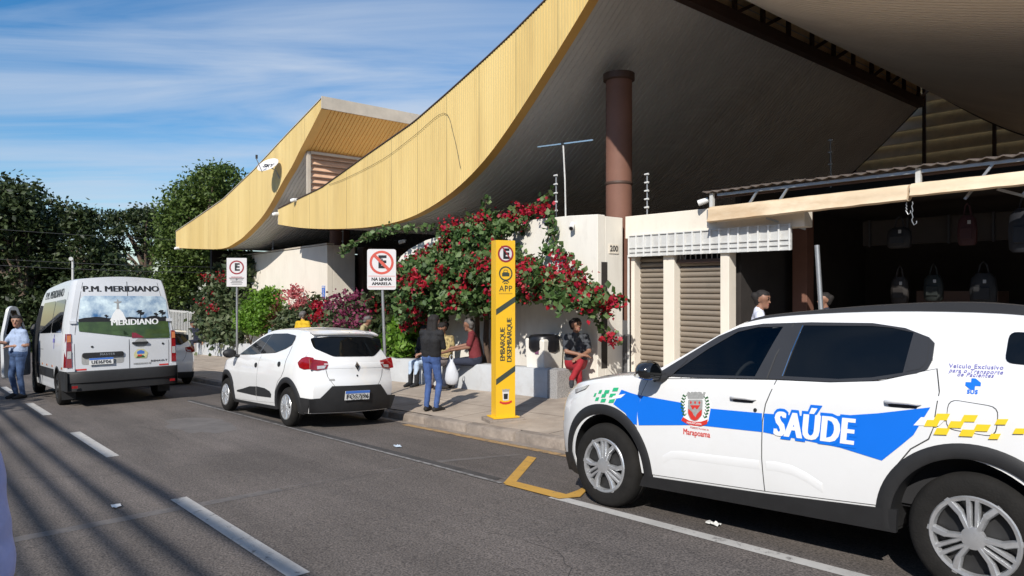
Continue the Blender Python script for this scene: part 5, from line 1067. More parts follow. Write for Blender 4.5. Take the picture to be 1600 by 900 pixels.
# fixtures on walls and roofs
def fence_post(label, x, y, z0, h, n):
    t = thing('electric_fence_post', label, 'fence post', (x, y, z0), group='electric fence posts on the wall tops', wc=True)
    O('rod', MB().tube([(x, y, z0-.05), (x, y, z0+h)], .014, 8), M_METAL, t)
    for k in range(n): zz = z0+h*(.2+.8*k/(n-1))-.01; O('insulator', MB().tube([(x-.045, y-.02, zz), (x+.045, y-.02, zz)], [.014, .02], 8), M_WHITE, t)
fence_post('electric fence post beside the antenna mast on the bougainvillea wall', -9.65, 9.42, 2.98, .85, 5)
fence_post('electric fence post on the cream lintel right of the brown column', -7.99, 10.1, 2.97, .75, 5)
fence_post('electric fence post standing behind the lean-to roof at right', -6.55, 14.2, 3.75, .92, 4)
fence_post('small electric fence post on the left cream wall', -25.3, 10.1, 2.93, .85, 3)
fence_post('small electric fence post on the return of the left cream wall', -20.75, 10.6, 3.02, .8, 3)
an_ = thing('tv_antenna', 'bare television antenna mast with a pale blue boom on the white wall', 'antenna', (-9.5, 9.45, 2.98), wc=True)
O('mast', MB().tube([(-9.42, 9.45, 2.9), (-9.44, 9.45, 3.7), (-9.49, 9.45, 4.42)], .016, 8), M_WMET, an_)
O('boom', MB().bar((-10.20, 9.45, 4.46), (-8.72, 9.45, 4.36), .025), mat('pale blue metal', (.35, .50, .62), .4, .5, var=.1), an_)
O('coupler', MB().box((-9.49, 9.45, 4.42), (.06, .06, .06)), M_STEELD, an_)
def cctv(label, p, d):
    t = thing('security_camera', label, 'camera', p, wc=True); p = Vector(p); d = Vector(d).normalized()
    O('bracket', MB().tube([p+Vector((0, .10, .04)), p+Vector((0, 0, .03))], .014, 8), M_WHITE, t); O('housing', MB().tube([p-d*.07, p+d*.05, p+d*.10], [.045, .05, .048], 14), M_WHITE, t, smooth=40); O('lens', MB().tube([p+d*.095, p+d*.104], .036, 12), M_INK, t)
cctv('white security camera beside the lean-to roof', (-6.66, 9.9, 3.08), (-.8, -.5, -.3)); cctv('small dome camera near the end of the white wall', (-9.05, 9.24, 2.80), (.4, -.6, -.5)); cctv('white security camera on the wall behind the slashed sign', (-15.5, 9.6, 2.85), (-.6, -.7, -.2))
t = thing('satellite_dish', 'white satellite dish lettered SKY on the farther yellow fascia', 'dish', (-21.7, 8.7, 5.3), wc=True)
dn = Vector((.34, -.60, .70)).normalized(); du = dn.cross(Vector((0, 0, 1))).normalized(); dv_ = du.cross(dn); dc = Vector((-21.75, 8.55, 5.50))
rows = []
for i in range(6):
    r_ = .001+.34*i/5; rows.append([tuple(dc+du*r_*math.cos(k*math.pi/12)*1.05+dv_*r_*math.sin(k*math.pi/12)+dn*(.55*r_*r_)) for k in range(24)])
O('reflector', MB().grid(rows, closed=True), M_SIGNW, t, smooth=60)
V, F = text2d('SKY', .22, .006); O('dish_lettering', MB().add([tuple(dc-du*a+dv_*b+dn*(.02+.55*(a*a+b*b))) for a, b, o_ in V], F), M_STEELD, t, fix=False)
O('feed_arm', MB().tube([tuple(dc-dv_*.38+dn*.05), tuple(dc-dv_*.30+dn*.55)], .014, 8), M_METAL, t); O('feed_horn', MB().tube([tuple(dc-dv_*.30+dn*.50), tuple(dc-dv_*.22+dn*.58)], .035, 10), M_STEELD, t); O('mount', MB().tube([tuple(dc-dn*.02), (-21.75, 8.78, 5.4), (-21.75, 8.9, 5.15)], .02, 8), M_METAL, t)
def pipe_end(label, x, z):
    t = O('drain_spout', MB().tube([(x+.05, YF+.05, z), (x+.05, YF-.14, z), (x-.02, YF-.17, z-.02)], .06, 12), M_WHITE, smooth=40); tag(t, label, 'pipe')
pipe_end('white drain pipe end at the tip of the near yellow canopy', -21.9, 4.02); pipe_end('white drain pipe end on top of the near yellow fascia', -20.5, 4.33); pipe_end('white drain pipe end under the tip of the farther canopy', -32.9, 3.40)
ap = O('accessibility_plate', MB().bb(-21.0, -20.78, 9.985, 9.997, 1.28, 1.72), M_BLUET); tag(ap, 'small blue wheelchair plate at the corner of the left cream wall', 'sign')
O('plate_border', MB().bb(-20.98, -20.80, 9.980, 9.984, 1.30, 1.34).bb(-20.98, -20.80, 9.980, 9.984, 1.66, 1.70), M_SIGNW, ap)
O('wheelchair_symbol', ringpts(MB(), -20.89, 1.44, .045, .065, lambda a, b, o: (a, 9.979, b), 0, 16, rad(-200), rad(60)).add([(-20.90, 9.979, 1.46), (-20.87, 9.979, 1.46), (-20.88, 9.979, 1.58), (-20.91, 9.979, 1.58)], [(0, 1, 2, 3)]).add([(x, 9.979, z) for x, z in circ(-20.89, 1.61, .022, 10)], [tuple(range(10))]), M_SIGNW, ap)
for nm, lab, pts, m in (('litter', 'crumpled pale blue wrapper lying on the asphalt', [(-7.62, 4.58)], mat('pale blue wrapper', (.5, .58, .66), .5, var=.2)), ('litter', 'scrap of white paper by the nearest front wheel', [(-3.05, 4.55)], M_WHITE), ('litter', 'small white scrap on the asphalt by the lane dashes', [(-7.1, 1.35)], M_WHITE)):
    x, y = pts[0]; b = MB(); b.grid([[(x+.10*i/4+.02*noise.noise(Vector((i, j, 1.5))), y+.07*j/3, zr(x, y)+.012+.035*abs(noise.noise(Vector((i*.9+x, j*1.1, .3))))) for j in range(4)] for i in range(5)]); tag(O(nm, b, m), lab, 'litter')
# picket fence far left
fc = thing('picket_fence', 'white metal picket fence beyond the van', 'fence', (-37, 10, -1.5), wc=True)
for k in range(30): O('picket', MB().bb(-41+k*.26, -40.93+k*.26, 10.0, 10.03, -1.6, .55), M_WMET, fc)
for z in (-.9, .45): O('rail', MB().bb(-41, -33.3, 10.03, 10.06, z, z+.07), M_WMET, fc)
O('gate_post', MB().bb(-33.4, -33.15, 9.95, 10.15, -1.6, .7), M_WHITEW, fc)
# utility poles and cables on the far pavement, out of frame; their shadows cross the road
for i, x in enumerate((8., -34.)):
    t = thing('utility_pole', ('concrete utility pole across the street behind the viewer', 'concrete utility pole down the far side of the street')[i], 'utility pole', (x, -5.7, SL*x), wc=True)
    O('mast', MB().tube([(x, -5.7, SL*x-.2), (x, -5.7, SL*x+8.6)], [.17, .11], 14), M_KERB, t, smooth=40); O('crossarm', MB().bar((x, -6.6, SL*x+6.9), (x, -4.7, SL*x+6.9), .1), M_DBROWN, t)
for i, (ys, r_) in enumerate(((1.80, .055), (1.36, .04), (1.08, .035), (.78, .045), (.52, .03))):
    hgt = 6.4; yw = ys-1.085*hgt
    P = [(x, yw, SL*x+hgt-.25*math.sin(math.pi*((x-8) % 42)/42)) for x in [-76+2*k for k in range(54)]]
    tag(O('overhead_cable', MB().tube(P, r_, 6), M_BLACK), 'black overhead cable strung along the far side of the street', 'cable', 'cables along the far side of the street')
for i, (z0_, z1_) in enumerate(((4.9, 4.4), (3.3, 2.9), (2.9, 2.6), (.0, -.6))):
    P = []
    for k in range(17):
        f = k/16; P.append((-44+3*i+f*6, -2+f*22, z0_+(z1_-z0_)*f-.35*math.sin(math.pi*f)))
    tag(O('service_wire', MB().tube(P, .012, 5), M_STEELD), ('highest wire crossing in front of the far trees', 'second wire crossing in front of the far trees', 'third wire crossing low in front of the far trees', 'lowest wire crossing just above the van roof')[i], 'cable')
lp = tag(O('street_lamp', MB().tube([(-38.2, 5.7, -1.7), (-38.2, 5.7, 2.9), (-38.0, 5.65, 3.0), (-37.7, 5.55, 3.0)], [.06, .05, .05, .09], 10), M_WMET, smooth=40), 'small white lamp post rising behind the van roof', 'lamp')
# goods hanging in the shop, deep in the shade
cols = [(.010, .010, .011), (.035, .006, .007), (.009, .010, .014), (.05, .008, .008), (.016, .012, .010), (.008, .012, .010)]  # dark goods, with colours deepened further for the shop's shade
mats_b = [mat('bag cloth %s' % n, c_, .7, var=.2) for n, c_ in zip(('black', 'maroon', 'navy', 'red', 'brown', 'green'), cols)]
nms = ('black', 'maroon', 'navy blue', 'red', 'brown', 'dark green')
BL = ('black bag hanging highest at the left of the dark shop', 'maroon bag hanging high, second from the left in the shop', 'large navy bag hanging high beside the awning chain', 'red bag hanging high right of the awning chain', 'brown bag on the inner rail nearest the brown pillar', 'dark green bag on the inner rail, second from the pillar', 'black bag on the inner rail in the middle of the shop', 'maroon bag on the inner rail right of the middle', 'tall narrow navy bag on the inner rail', 'red bag low on the inner rail above the car roof', 'brown bag hanging near the right photo edge', 'small dark green bag hanging closest to the shop opening', 'black bag behind the shutters in the narrow left bay')
def hang_bag(i, x, y, z, w, h):
    t = thing('hanging_bag', BL[i], 'bag', (x, y, z), group='bags hanging in the dark shop', wc=True)
    rows = []
    for v, k in ((0, .75), (.08, .95), (.5, 1), (.85, .9), (1, .55)):
        rows.append([(x+w/2*k*math.cos(a*math.pi/8)*(1.05 if a % 4 else .95), y+w*.28*k*math.sin(a*math.pi/8), z-h+h*v) for a in range(16)])
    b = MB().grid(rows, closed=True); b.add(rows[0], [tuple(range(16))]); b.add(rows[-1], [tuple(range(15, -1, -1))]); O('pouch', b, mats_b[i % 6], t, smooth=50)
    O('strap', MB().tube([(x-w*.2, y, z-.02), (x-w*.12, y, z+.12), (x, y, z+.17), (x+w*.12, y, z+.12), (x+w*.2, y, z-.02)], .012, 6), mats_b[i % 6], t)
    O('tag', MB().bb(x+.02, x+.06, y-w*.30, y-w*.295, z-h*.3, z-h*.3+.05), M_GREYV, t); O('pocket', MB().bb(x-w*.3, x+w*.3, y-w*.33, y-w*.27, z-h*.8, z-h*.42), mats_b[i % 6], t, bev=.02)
k = 0
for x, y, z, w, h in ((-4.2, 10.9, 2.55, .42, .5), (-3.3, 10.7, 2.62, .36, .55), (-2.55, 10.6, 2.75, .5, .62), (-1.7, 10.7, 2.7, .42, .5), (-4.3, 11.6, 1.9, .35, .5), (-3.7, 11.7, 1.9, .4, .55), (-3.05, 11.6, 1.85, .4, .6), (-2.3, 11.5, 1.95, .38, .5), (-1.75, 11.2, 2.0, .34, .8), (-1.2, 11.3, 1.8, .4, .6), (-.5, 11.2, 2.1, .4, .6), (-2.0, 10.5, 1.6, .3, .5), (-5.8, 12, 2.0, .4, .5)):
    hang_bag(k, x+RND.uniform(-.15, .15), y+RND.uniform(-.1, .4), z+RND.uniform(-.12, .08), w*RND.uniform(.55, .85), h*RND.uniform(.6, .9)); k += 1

wp_ = [(-18.2, 4.55), (-17.1, 4.62), (-15.2, 4.86), (-13.8, 5.2), (-12.62, 5.5), (-12.25, 4.95), (-12.0, 4.2)]
tag(O('loose_cable', MB().tube([(x, YF-.075, z) for x, z in smoothtab(wp_, 5)], .005, 5), M_STEELD), 'thin loose cable drooping across the near yellow fascia', 'cable')
# houses across the street, behind the viewer: they close the street and show in the car windows
M_OPP = [mat('ochre house plaster', (.34, .25, .16), .85, var=.12), mat('grey house plaster', (.28, .28, .27), .85, var=.12), mat('terracotta house plaster', (.30, .15, .09), .85, var=.12)]
for i, (x0, x1, h) in enumerate(((-36, -25.5, 5.2), (-25.3, -13, 6.4), (-12.8, -2, 5.4), (-1.8, 9, 6.8), (9.2, 22, 5.6))):
    zb_ = SL*x0-.5; t = thing('street_house', ('low ochre house across the street farthest down the hill', 'two-storey grey house across the street opposite the van', 'terracotta house across the street opposite the totem', 'tall ochre house across the street behind the viewer', 'grey house across the street farthest up the hill')[i], 'house', (x0, -12, zb_), wc=True)
    O('wall', MB().bb(x0, x1, -18, -10.5, zb_, SL*x1+h), M_OPP[i % 3], t, bev=.02); O('roof', MB().prism([(-18.4, SL*x1+h), (-10.1, SL*x1+h), (-14.2, SL*x1+h+1.5)], lambda a, c: (x0-.1, a, c), (x1-x0+.15, 0, 0)), M_TILE, t)
    n_ = 4
    for k in range(n_):
        xx = x0+(x1-x0)*(k+.5)/n_; zf = SL*xx
        w_ = O('door' if k == 1 else 'window', MB().bb(xx-.7, xx+.7, -10.5, -10.44, zf+(.05 if k == 1 else 1.0), zf+2.4), M_DBROWN if k == 1 else M_GLASSD, t); O('frame', MB().bb(xx-.8, xx+.8, -10.5, -10.41, zf+2.41, zf+2.52), M_TRIM, w_)
        if h > 5.5: O('window', MB().bb(xx-.6, xx+.6, -10.5, -10.44, zf+3.6, zf+4.9), M_GLASSD, t)
sheet('far_pavement', M_PAVE, [-60, 25], [-10.5, -7.5], lambda x, y: SL*x+.12)

# ------------------------------------------------------------------ plants
import numpy as np
def leaves(name, parent, pts, size, m, seed=1, up=.35, asp=1.7, jit=.35, dirs=None):
    """one mesh of many folded leaves, one at each point"""
    rg = np.random.default_rng(seed); P = np.asarray(pts, float); n = len(P)
    nr = rg.normal(size=(n, 3)); nr[:, 2] += up*2; 
    if dirs is not None: nr += np.asarray(dirs)*1.2
    nr /= np.linalg.norm(nr, axis=1)[:, None]
    t = rg.normal(size=(n, 3)); t -= nr*(t*nr).sum(1)[:, None]; t /= np.linalg.norm(t, axis=1)[:, None]; b = np.cross(nr, t)
    s = size*(1+jit*(rg.random(n)*2-1)); s = s[:, None]; hl = s*asp/2; hw = s/2
    v = np.stack([P-t*hl, P+b*hw-nr*s*.12+t*hl*.15, P+t*hl, P-b*hw-nr*s*.12+t*hl*.15], 1).reshape(-1, 3)
    me = bpy.data.meshes.new('leaves'); me.vertices.add(4*n); me.vertices.foreach_set('co', v.ravel().astype(np.float32))
    idx = np.arange(4*n).reshape(n, 4); tri = np.stack([idx[:, [0, 1, 2]], idx[:, [0, 2, 3]]], 1).reshape(-1)
    me.loops.add(6*n); me.loops.foreach_set('vertex_index', tri.astype(np.int32)); me.polygons.add(2*n)
    me.polygons.foreach_set('loop_start', np.arange(0, 6*n, 3, dtype=np.int32)); me.update(calc_edges=True)
    a = me.attributes.new('rnd', 'FLOAT', 'FACE'); a.data.foreach_set('value', np.repeat(rg.random(n), 2).astype(np.float32))
    me.materials.append(m); o = link(name, me, parent); o['kind'] = 'stuff'; return o
def blob_pts(blobs, n, seed, clump=.3, nclump=None, shell=.55):
    rg = np.random.default_rng(seed); vol = np.array([b[3]*b[4]*b[5] for b in blobs])**.67; pr = vol/vol.sum(); nc = nclump or max(20, n//45)
    which = rg.choice(len(blobs), nc, p=pr); d = rg.normal(size=(nc, 3)); d /= np.linalg.norm(d, axis=1)[:, None]; r = shell+(1-shell)*rg.random(nc)**.6
    B = np.array(blobs)[which]; C = B[:, :3]+d*r[:, None]*B[:, 3:6]
    k = rg.integers(0, nc, n); w = rg.normal(size=(n, 3))*clump*(.5+rg.random(nc)[k])[:, None]; w[:, 2] *= .7
    return C[k]+w
M_L1 = leafmat('dark foliage', [(.016, .026, .009), (.030, .048, .014), (.052, .075, .024), (.085, .105, .045)], .25)
M_L2 = leafmat('round tree foliage', [(.040, .070, .014), (.075, .12, .022), (.11, .165, .034), (.15, .20, .055)], .3)
M_L3 = leafmat('bougainvillea leaves', [(.035, .075, .022), (.06, .12, .03), (.10, .17, .05), (.20, .27, .12)], .3)
M_L4 = leafmat('bright green foliage', [(.07, .16, .012), (.11, .23, .02), (.16, .30, .035), (.22, .36, .06)], .4)
M_L5 = leafmat('dusty green foliage', [(.03, .05, .02), (.06, .09, .035), (.10, .13, .06), (.17, .19, .10)], .25)
M_RED = leafmat('crimson bracts', [(.20, .006, .012), (.36, .010, .02), (.50, .018, .04), (.42, .015, .06)], .35)
M_MAG = leafmat('magenta bracts', [(.12, .02, .05), (.22, .035, .09), (.32, .07, .14), (.16, .05, .08)], .35)
M_PINK = leafmat('pink blossoms', [(.38, .06, .08), (.50, .12, .13), (.58, .24, .22)], .35)
M_CORD = leafmat('cordyline leaves', [(.10, .03, .02), (.20, .06, .035), (.30, .13, .06), (.16, .10, .03)], .3)
M_BARK = mat('bark', (.12, .085, .06), .95, var=.3, scale=8, bump=.6, bscale=18)
M_VINE = mat('woody vine', (.10, .065, .045), .95, var=.3, scale=10, bump=.5, bscale=25)
def tree(label, x, y, blobs, n, size, m, seed, trunk=.28, fork=2.6, clump=.35, shell=.5):
    z0 = SL*max(x, -90)-.3; t = thing('street_tree', label, 'tree', (x, y, z0), wc=True); rg = random.Random(seed); b = MB()
    top = Vector((x+rg.uniform(-.3, .3), y, z0+fork)); b.tube([(x, y, z0-.3), (x+.05, y, z0+fork*.5), top], [trunk*1.25, trunk, trunk*.8], 10)
    for q in blobs:
        for j in range(3):
            e = Vector((q[0]+rg.uniform(-.5, .5)*q[3], q[1]+rg.uniform(-.5, .5)*q[4], q[2]+rg.uniform(-.2, .6)*q[5])); mid = top.lerp(e, .5)+Vector((rg.uniform(-.4, .4), rg.uniform(-.4, .4), rg.uniform(-.1, .5)))
            b.tube([top, mid, e], [trunk*.55, trunk*.3, trunk*.1], 7)
    O('trunk', b, M_BARK, t, smooth=60); leaves('crown', t, blob_pts(blobs, n, seed, clump, shell=shell), size, m, seed); return t
def at(u, v, Z):                                            # a point seen in a direction, Z metres deep: only used to set out the far trees
    s_, c_ = math.sin(TH), math.cos(TH); q = (u-800)/1090; return (Z*(-c_+q*s_), Z*(s_+q*c_), 1.65+Z*(449-v)/1090)
def tb_(u, v, Z, w, h, dp=None): p = at(u, v, Z); k = Z/1090; return (p[0], p[1], p[2], w*k, (dp or w)*k, h*k)
def px_tree(label, Z, u0, blobs, n, size, m, seed, **k):
    p = at(u0, 500, Z); tree(label, p[0], p[1], [tb_(u, v, Z+dz, w, h) for u, v, w, h, dz in blobs], n, size, m, seed, **k)
px_tree('tall dark broadleaf tree at the far left edge', 46, 40, [(15, 312, 48, 40, 0), (-25, 320, 50, 45, 0), (10, 350, 60, 50, 0), (-20, 400, 60, 70, 2), (55, 400, 40, 60, 1), (20, 470, 70, 60, 3), (60, 500, 55, 50, 0), (-60, 350, 60, 70, 0)], 34000, .20, M_L1, 3, fork=4, clump=.42)
px_tree('loose dark tree with thin top branches beside the far left tree', 50, 88, [(85, 338, 24, 28, 0), (80, 400, 28, 45, 1), (110, 440, 38, 45, 0), (95, 500, 60, 50, 0)], 16000, .18, M_L1, 4, fork=5, clump=.38)
px_tree('dark tree with a forked top in the middle of the far trees', 47, 130, [(125, 345, 24, 22, 0), (130, 395, 34, 40, 0), (150, 430, 40, 45, 1), (120, 480, 50, 50, 0), (160, 500, 60, 40, 0)], 15000, .18, M_L1, 5, fork=5, clump=.36)
px_tree('flat-topped spreading tree with sky showing under its crown', 54, 228, [(185, 343, 30, 12, 0), (215, 340, 38, 13, 2), (245, 335, 36, 13, 0), (205, 362, 40, 10, 0), (260, 355, 30, 14, 0), (175, 385, 25, 14, 0), (240, 385, 20, 8, 0)], 9000, .15, M_L1, 6, fork=5.5, clump=.26)
px_tree('low dark tree behind the van filling the gap below the flat crown', 44, 205, [(180, 470, 60, 50, 0), (225, 470, 55, 35, 2), (270, 475, 40, 45, 0), (240, 500, 60, 40, 0), (150, 480, 50, 45, 0), (200, 440, 35, 25, 3)], 18000, .17, M_L1, 7, fork=3, clump=.45)
px_tree('round bright green tree rising behind the farther yellow roof', 40, 330, [(345, 290, 38, 34, 0), (315, 310, 40, 35, 1), (280, 350, 34, 45, 0), (345, 335, 45, 40, 2), (300, 400, 50, 45, 0), (330, 385, 50, 40, 0), (275, 430, 35, 45, 0)], 34000, .125, M_L2, 8, fork=4.5, clump=.30)
tree('street tree on the far pavement out of view, its shade falling by the van', -14.9, -6.0, [(-14.9, -6.0, 4.6, 1.6, 1.5, 1.3), (-16.1, -5.7, 4.2, 1.3, 1.2, 1.0), (-13.9, -6.3, 4.3, 1.2, 1.2, 1.0)], 6000, .15, M_L2, 9, trunk=.16)
def shrub(name, label, blobs, n, size, m, seed, flowers=(), stems=6, clump=.16, shell=.35, up=.35, asp=1.7):
    x, y = blobs[0][0], blobs[0][1]; z0 = zp(x, 9.3)+.35; t = thing(name, label, 'shrub', (x, y, z0), wc=True); rg = random.Random(seed); b = MB()
    for j in range(stems):
        q = blobs[j % len(blobs)]; e = (q[0]+rg.uniform(-.6, .6)*q[3], q[1]+rg.uniform(-.4, .4)*q[4], q[2]+rg.uniform(-.1, .7)*q[5]); s0 = (q[0]+rg.uniform(-.25, .25), q[1]+.1, z0)
        b.tube([s0, tuple((a+c)/2+rg.uniform(-.12, .12) for a, c in zip(s0, e)), e], [.03, .022, .008], 6)
    O('stems', b, M_VINE, t, smooth=60); leaves('foliage', t, blob_pts(blobs, n, seed, clump, shell=shell), size, m, seed, up, asp)
    for i, (fb, fn_, fs, fm, fc) in enumerate(flowers): leaves('blossoms', t, blob_pts(fb, fn_, seed+50+i, fc, nclump=max(6, fn_//70), shell=.75), fs, fm, seed+70+i, .1, 1.15)
    return t
shrub('hedge', 'big dusty green hedge with a few red flowers behind the round E sign', [(-30.2, 10.3, 1.2, 2.4, .7, 1.7), (-28.2, 10.2, 1.6, 1.4, .6, 1.4), (-32.4, 10.4, .2, 2.0, .7, 1.3), (-29.5, 9.9, .0, 2.5, .6, .7), (-27.6, 9.9, 2.3, .8, .5, .6)], 14000, .15, M_L5, 21, [([(-30.2, 9.6, 1.4, 2.6, .3, 1.6)], 360, .075, M_RED, .13)], 12, .22)
shrub('green_bush', 'rounded bright green bush above the white hatchback bonnet', [(-25.6, 9.75, .75, 1.1, .5, .85), (-24.6, 9.7, .95, .7, .4, .75), (-26.6, 9.7, .45, .8, .45, .6)], 9000, .075, M_L4, 22, (), 7, .10)
shrub('flowering_bush', 'green bush with pale pink blossoms against the cream wall', [(-21.9, 9.6, .45, 1.0, .4, .75), (-20.7, 9.55, .55, .9, .4, .75), (-22.8, 9.6, .25, .6, .35, .6)], 6500, .10, M_L5, 23, [([(-21.6, 9.45, 1.35, 1.2, .25, .4)], 520, .08, M_PINK, .13), ([(-19.9, 9.4, .95, .45, .2, .3)], 420, .10, M_RED, .10)], 7, .13)
shrub('magenta_bougainvillea', 'magenta bougainvillea bush left of the slashed parking sign', [(-17.9, 9.3, .55, 1.2, .45, .85), (-16.9, 9.25, .6, .8, .4, .8), (-18.8, 9.3, .25, .7, .4, .6)], 4200, .09, M_L5, 24, [([(-17.8, 9.2, .7, 1.3, .5, .85), (-16.9, 9.2, .75, .9, .4, .8)], 3800, .075, M_MAG, .13)], 8, .12)
shrub('dark_shrub', 'dark green shrub behind the post of the slashed sign', [(-15.5, 9.35, 1.0, .75, .4, 1.0), (-15.2, 9.2, .2, .8, .35, .7), (-14.6, 9.1, 1.5, .5, .3, .7), (-16.1, 9.6, 1.6, .6, .35, .6)], 8500, .10, M_L1, 25, [([(-15.6, 9.2, 1.5, .9, .25, .5)], 160, .08, M_RED, .1)], 8, .13)
shrub('leafy_plant', 'light green leafy plant low on the planter left of the seated group', [(-14.2, 8.95, .55, .5, .25, .55), (-14.7, 8.95, .2, .5, .25, .5), (-13.6, 9.0, 1.1, .35, .2, .4)], 3200, .10, M_L4, 26, (), 6, .10)
t = thing('cordyline', 'red-leaved cordyline rosette left of the man in yellow', 'plant', (-23.6, 9.6, -.4), wc=True)
for j, (cx_, cz_) in enumerate(((-23.7, .85), (-23.2, .55), (-24.0, .45))):
    O('stem', MB().tube([(cx_, 9.6, -.4), (cx_, 9.58, cz_)], [.03, .02], 6), M_VINE, t)
    for k in range(16):
        a = k*2.4; L_ = .62; e = Vector((math.cos(a), math.sin(a)*.7, .55+.5*math.sin(k*1.7))).normalized(); s0 = Vector((cx_, 9.58, cz_-.02*k+.1)); w = e.cross(Vector((0, 0, 1))).normalized()*.035
        p1 = s0+e*L_*.5; p2 = s0+e*L_+Vector((0, 0, -.16)); O('blade', MB().add([s0-w*.4, s0+w*.4, p1+w, p1-w, p2], [(0, 1, 2, 3), (3, 2, 4)]), M_CORD, t, fix=False)
# the great red bougainvillea, trained over the white wall
def inpoly(P, x, z):
    c = False; j = len(P)-1
    for i in range(len(P)):
        if (P[i][1] > z) != (P[j][1] > z) and x < (P[j][0]-P[i][0])*(z-P[i][1])/(P[j][1]-P[i][1])+P[i][0]: c = not c
        j = i
    return c
bg = thing('red_bougainvillea', 'great crimson bougainvillea sprawling over the white wall above the seated people', 'bougainvillea', (-11.3, 9.0, 0), wc=True)
mass = [(-14.6, 1.3), (-14.3, 2.1), (-13.4, 2.3), (-12.7, 2.75), (-12.0, 3.05), (-11.2, 3.18), (-10.2, 3.12), (-10.4, 2.8), (-11.0, 2.7), (-10.6, 2.4), (-10.0, 2.25), (-9.5, 2.0), (-8.7, 1.72), (-7.75, 1.50), (-7.65, 1.22), (-8.2, 1.35), (-8.7, 1.5), (-9.3, 1.6), (-9.9, 1.55), (-10.6, 1.3), (-11.4, 1.2), (-12.2, 1.25), (-13.0, .95), (-13.7, .75), (-14.4, .85)]
rg = random.Random(5); cl = []
while len(cl) < 640:
    x, z = rg.uniform(-14.8, -7.4), rg.uniform(.5, 3.6)
    if inpoly(mass, x, z):
        th = .5 if x > -13.5 else .3; y = 9.22-rg.random()*th-(.55 if z < 2.3 and x > -13.8 else 0)*rg.random()
        if z > 2.9: y = rg.uniform(8.9, 9.6)
        cl.append((x, y, z))
for k in range(150):
    x = rg.uniform(-13.2, -9.5); cl.append((x, rg.uniform(8.2, 8.75), rg.uniform(1.45, 2.2)))
pts = []
for c_ in cl:
    for k in range(30): pts.append((c_[0]+rg.gauss(0, .088), c_[1]+rg.gauss(0, .07), c_[2]+rg.gauss(0, .075)))
spr = [[(-12.9, 9.1, 2.95), (-13.6, 8.9, 3.05), (-14.6, 8.8, 3.08), (-15.6, 8.8, 3.0), (-16.6, 8.8, 2.85), (-17.5, 8.85, 2.62)], [(-9.7, 9.2, 2.9), (-9.3, 9.1, 2.45), (-9.1, 9.1, 2.1), (-8.9, 9.05, 1.8)], [(-9.6, 9.2, 3.1), (-9.45, 9.15, 2.9), (-9.6, 9.12, 2.5), (-9.75, 9.1, 2.2)], [(-8.9, 9.0, 2.3), (-8.75, 9.0, 2.05), (-8.4, 8.95, 1.75), (-7.9, 8.9, 1.5)], [(-8.9, 9.0, 1.5), (-8.3, 8.9, 1.25), (-7.9, 8.85, .95), (-7.65, 8.85, .75)], [(-11.6, 9.2, 3.3), (-11.5, 9.2, 3.55)], [(-10.3, 9.3, 3.2), (-9.9, 9.3, 3.35), (-9.7, 9.3, 3.45)], [(-13.6, 9.05, 2.5), (-14.3, 9.05, 2.35), (-14.9, 9.05, 2.2)]]
b = MB()
for s_ in spr:
    S_ = [Vector(p) for p in s_]; b.tube(s_, .012, 6)
    for p, q in zip(S_, S_[1:]):
        for k in range(int(18*(q-p).length)+2):
            w = p.lerp(q, rg.random()); 
            for _ in range(3): pts.append((w.x+rg.gauss(0, .055), w.y+rg.gauss(0, .05), w.z+rg.gauss(0, .055)))
for x0 in (-11.4, -11.15, -11.7, -10.9):                      # old trunks rising from the planter
    e = Vector((x0+rg.uniform(-1.6, 1.6), 9.1, 2.2)); b.tube([(x0*.4-11.3*.6, 9.12, -.25), (x0, 9.08, .6), (x0+rg.uniform(-.2, .2), 9.05, 1.3), e], [.07, .06, .045, .02], 8)
    for k in range(3): b.tube([(x0, 9.05, 1.2), (x0+rg.uniform(-1, 1), 9.0, 1.9), (x0+rg.uniform(-2.4, 2.4), 9.0, 2.3)], [.03, .02, .01], 6)
O('woody_stems', b, M_VINE, bg, smooth=60)
leaves('foliage', bg, pts, .098, M_L3, 31, .25, 1.25, dirs=np.tile([.15, -.5, .1], (len(pts), 1)))
fp = []
heads = [c_ for c_ in cl if rg.random() < .24]+[(-12.55, 9.15, 3.02), (-9.95, 9.3, 3.2), (-10.2, 9.35, 3.18), (-10.4, 9.3, 3.22), (-9.75, 9.3, 3.17), (-12.75, 9.1, 2.98), (-8.95, 9.0, 2.05), (-9.0, 9.0, 1.95), (-7.85, 8.9, 1.42), (-13.4, 9.05, 2.5), (-13.7, 9.0, 2.42), (-8.1, 8.9, 1.62), (-8.6, 8.95, 1.85), (-9.1, 9.05, 2.2), (-7.66, 8.85, .8)]
for c_ in heads:
    n_ = rg.randint(8, 60); sx = rg.uniform(.05, .15)
    for k in range(n_): fp.append((c_[0]+rg.gauss(0, sx*1.3), c_[1]-.10+rg.gauss(0, .05), c_[2]+rg.gauss(0, sx*.8)))
leaves('crimson_bracts', bg, fp, .068, M_RED, 33, .15, 1.2, dirs=np.tile([.2, -.6, .1], (len(fp), 1)))
pp_ = [(rg.choice(cl)) for _ in range(40)]; wp = [(c_[0]+rg.gauss(0, .06), c_[1]-.12, c_[2]+rg.gauss(0, .06)) for c_ in pp_[:14] for k in range(10)]
leaves('pale_bracts', bg, wp, .055, M_PINK, 34, .1, 1.2)
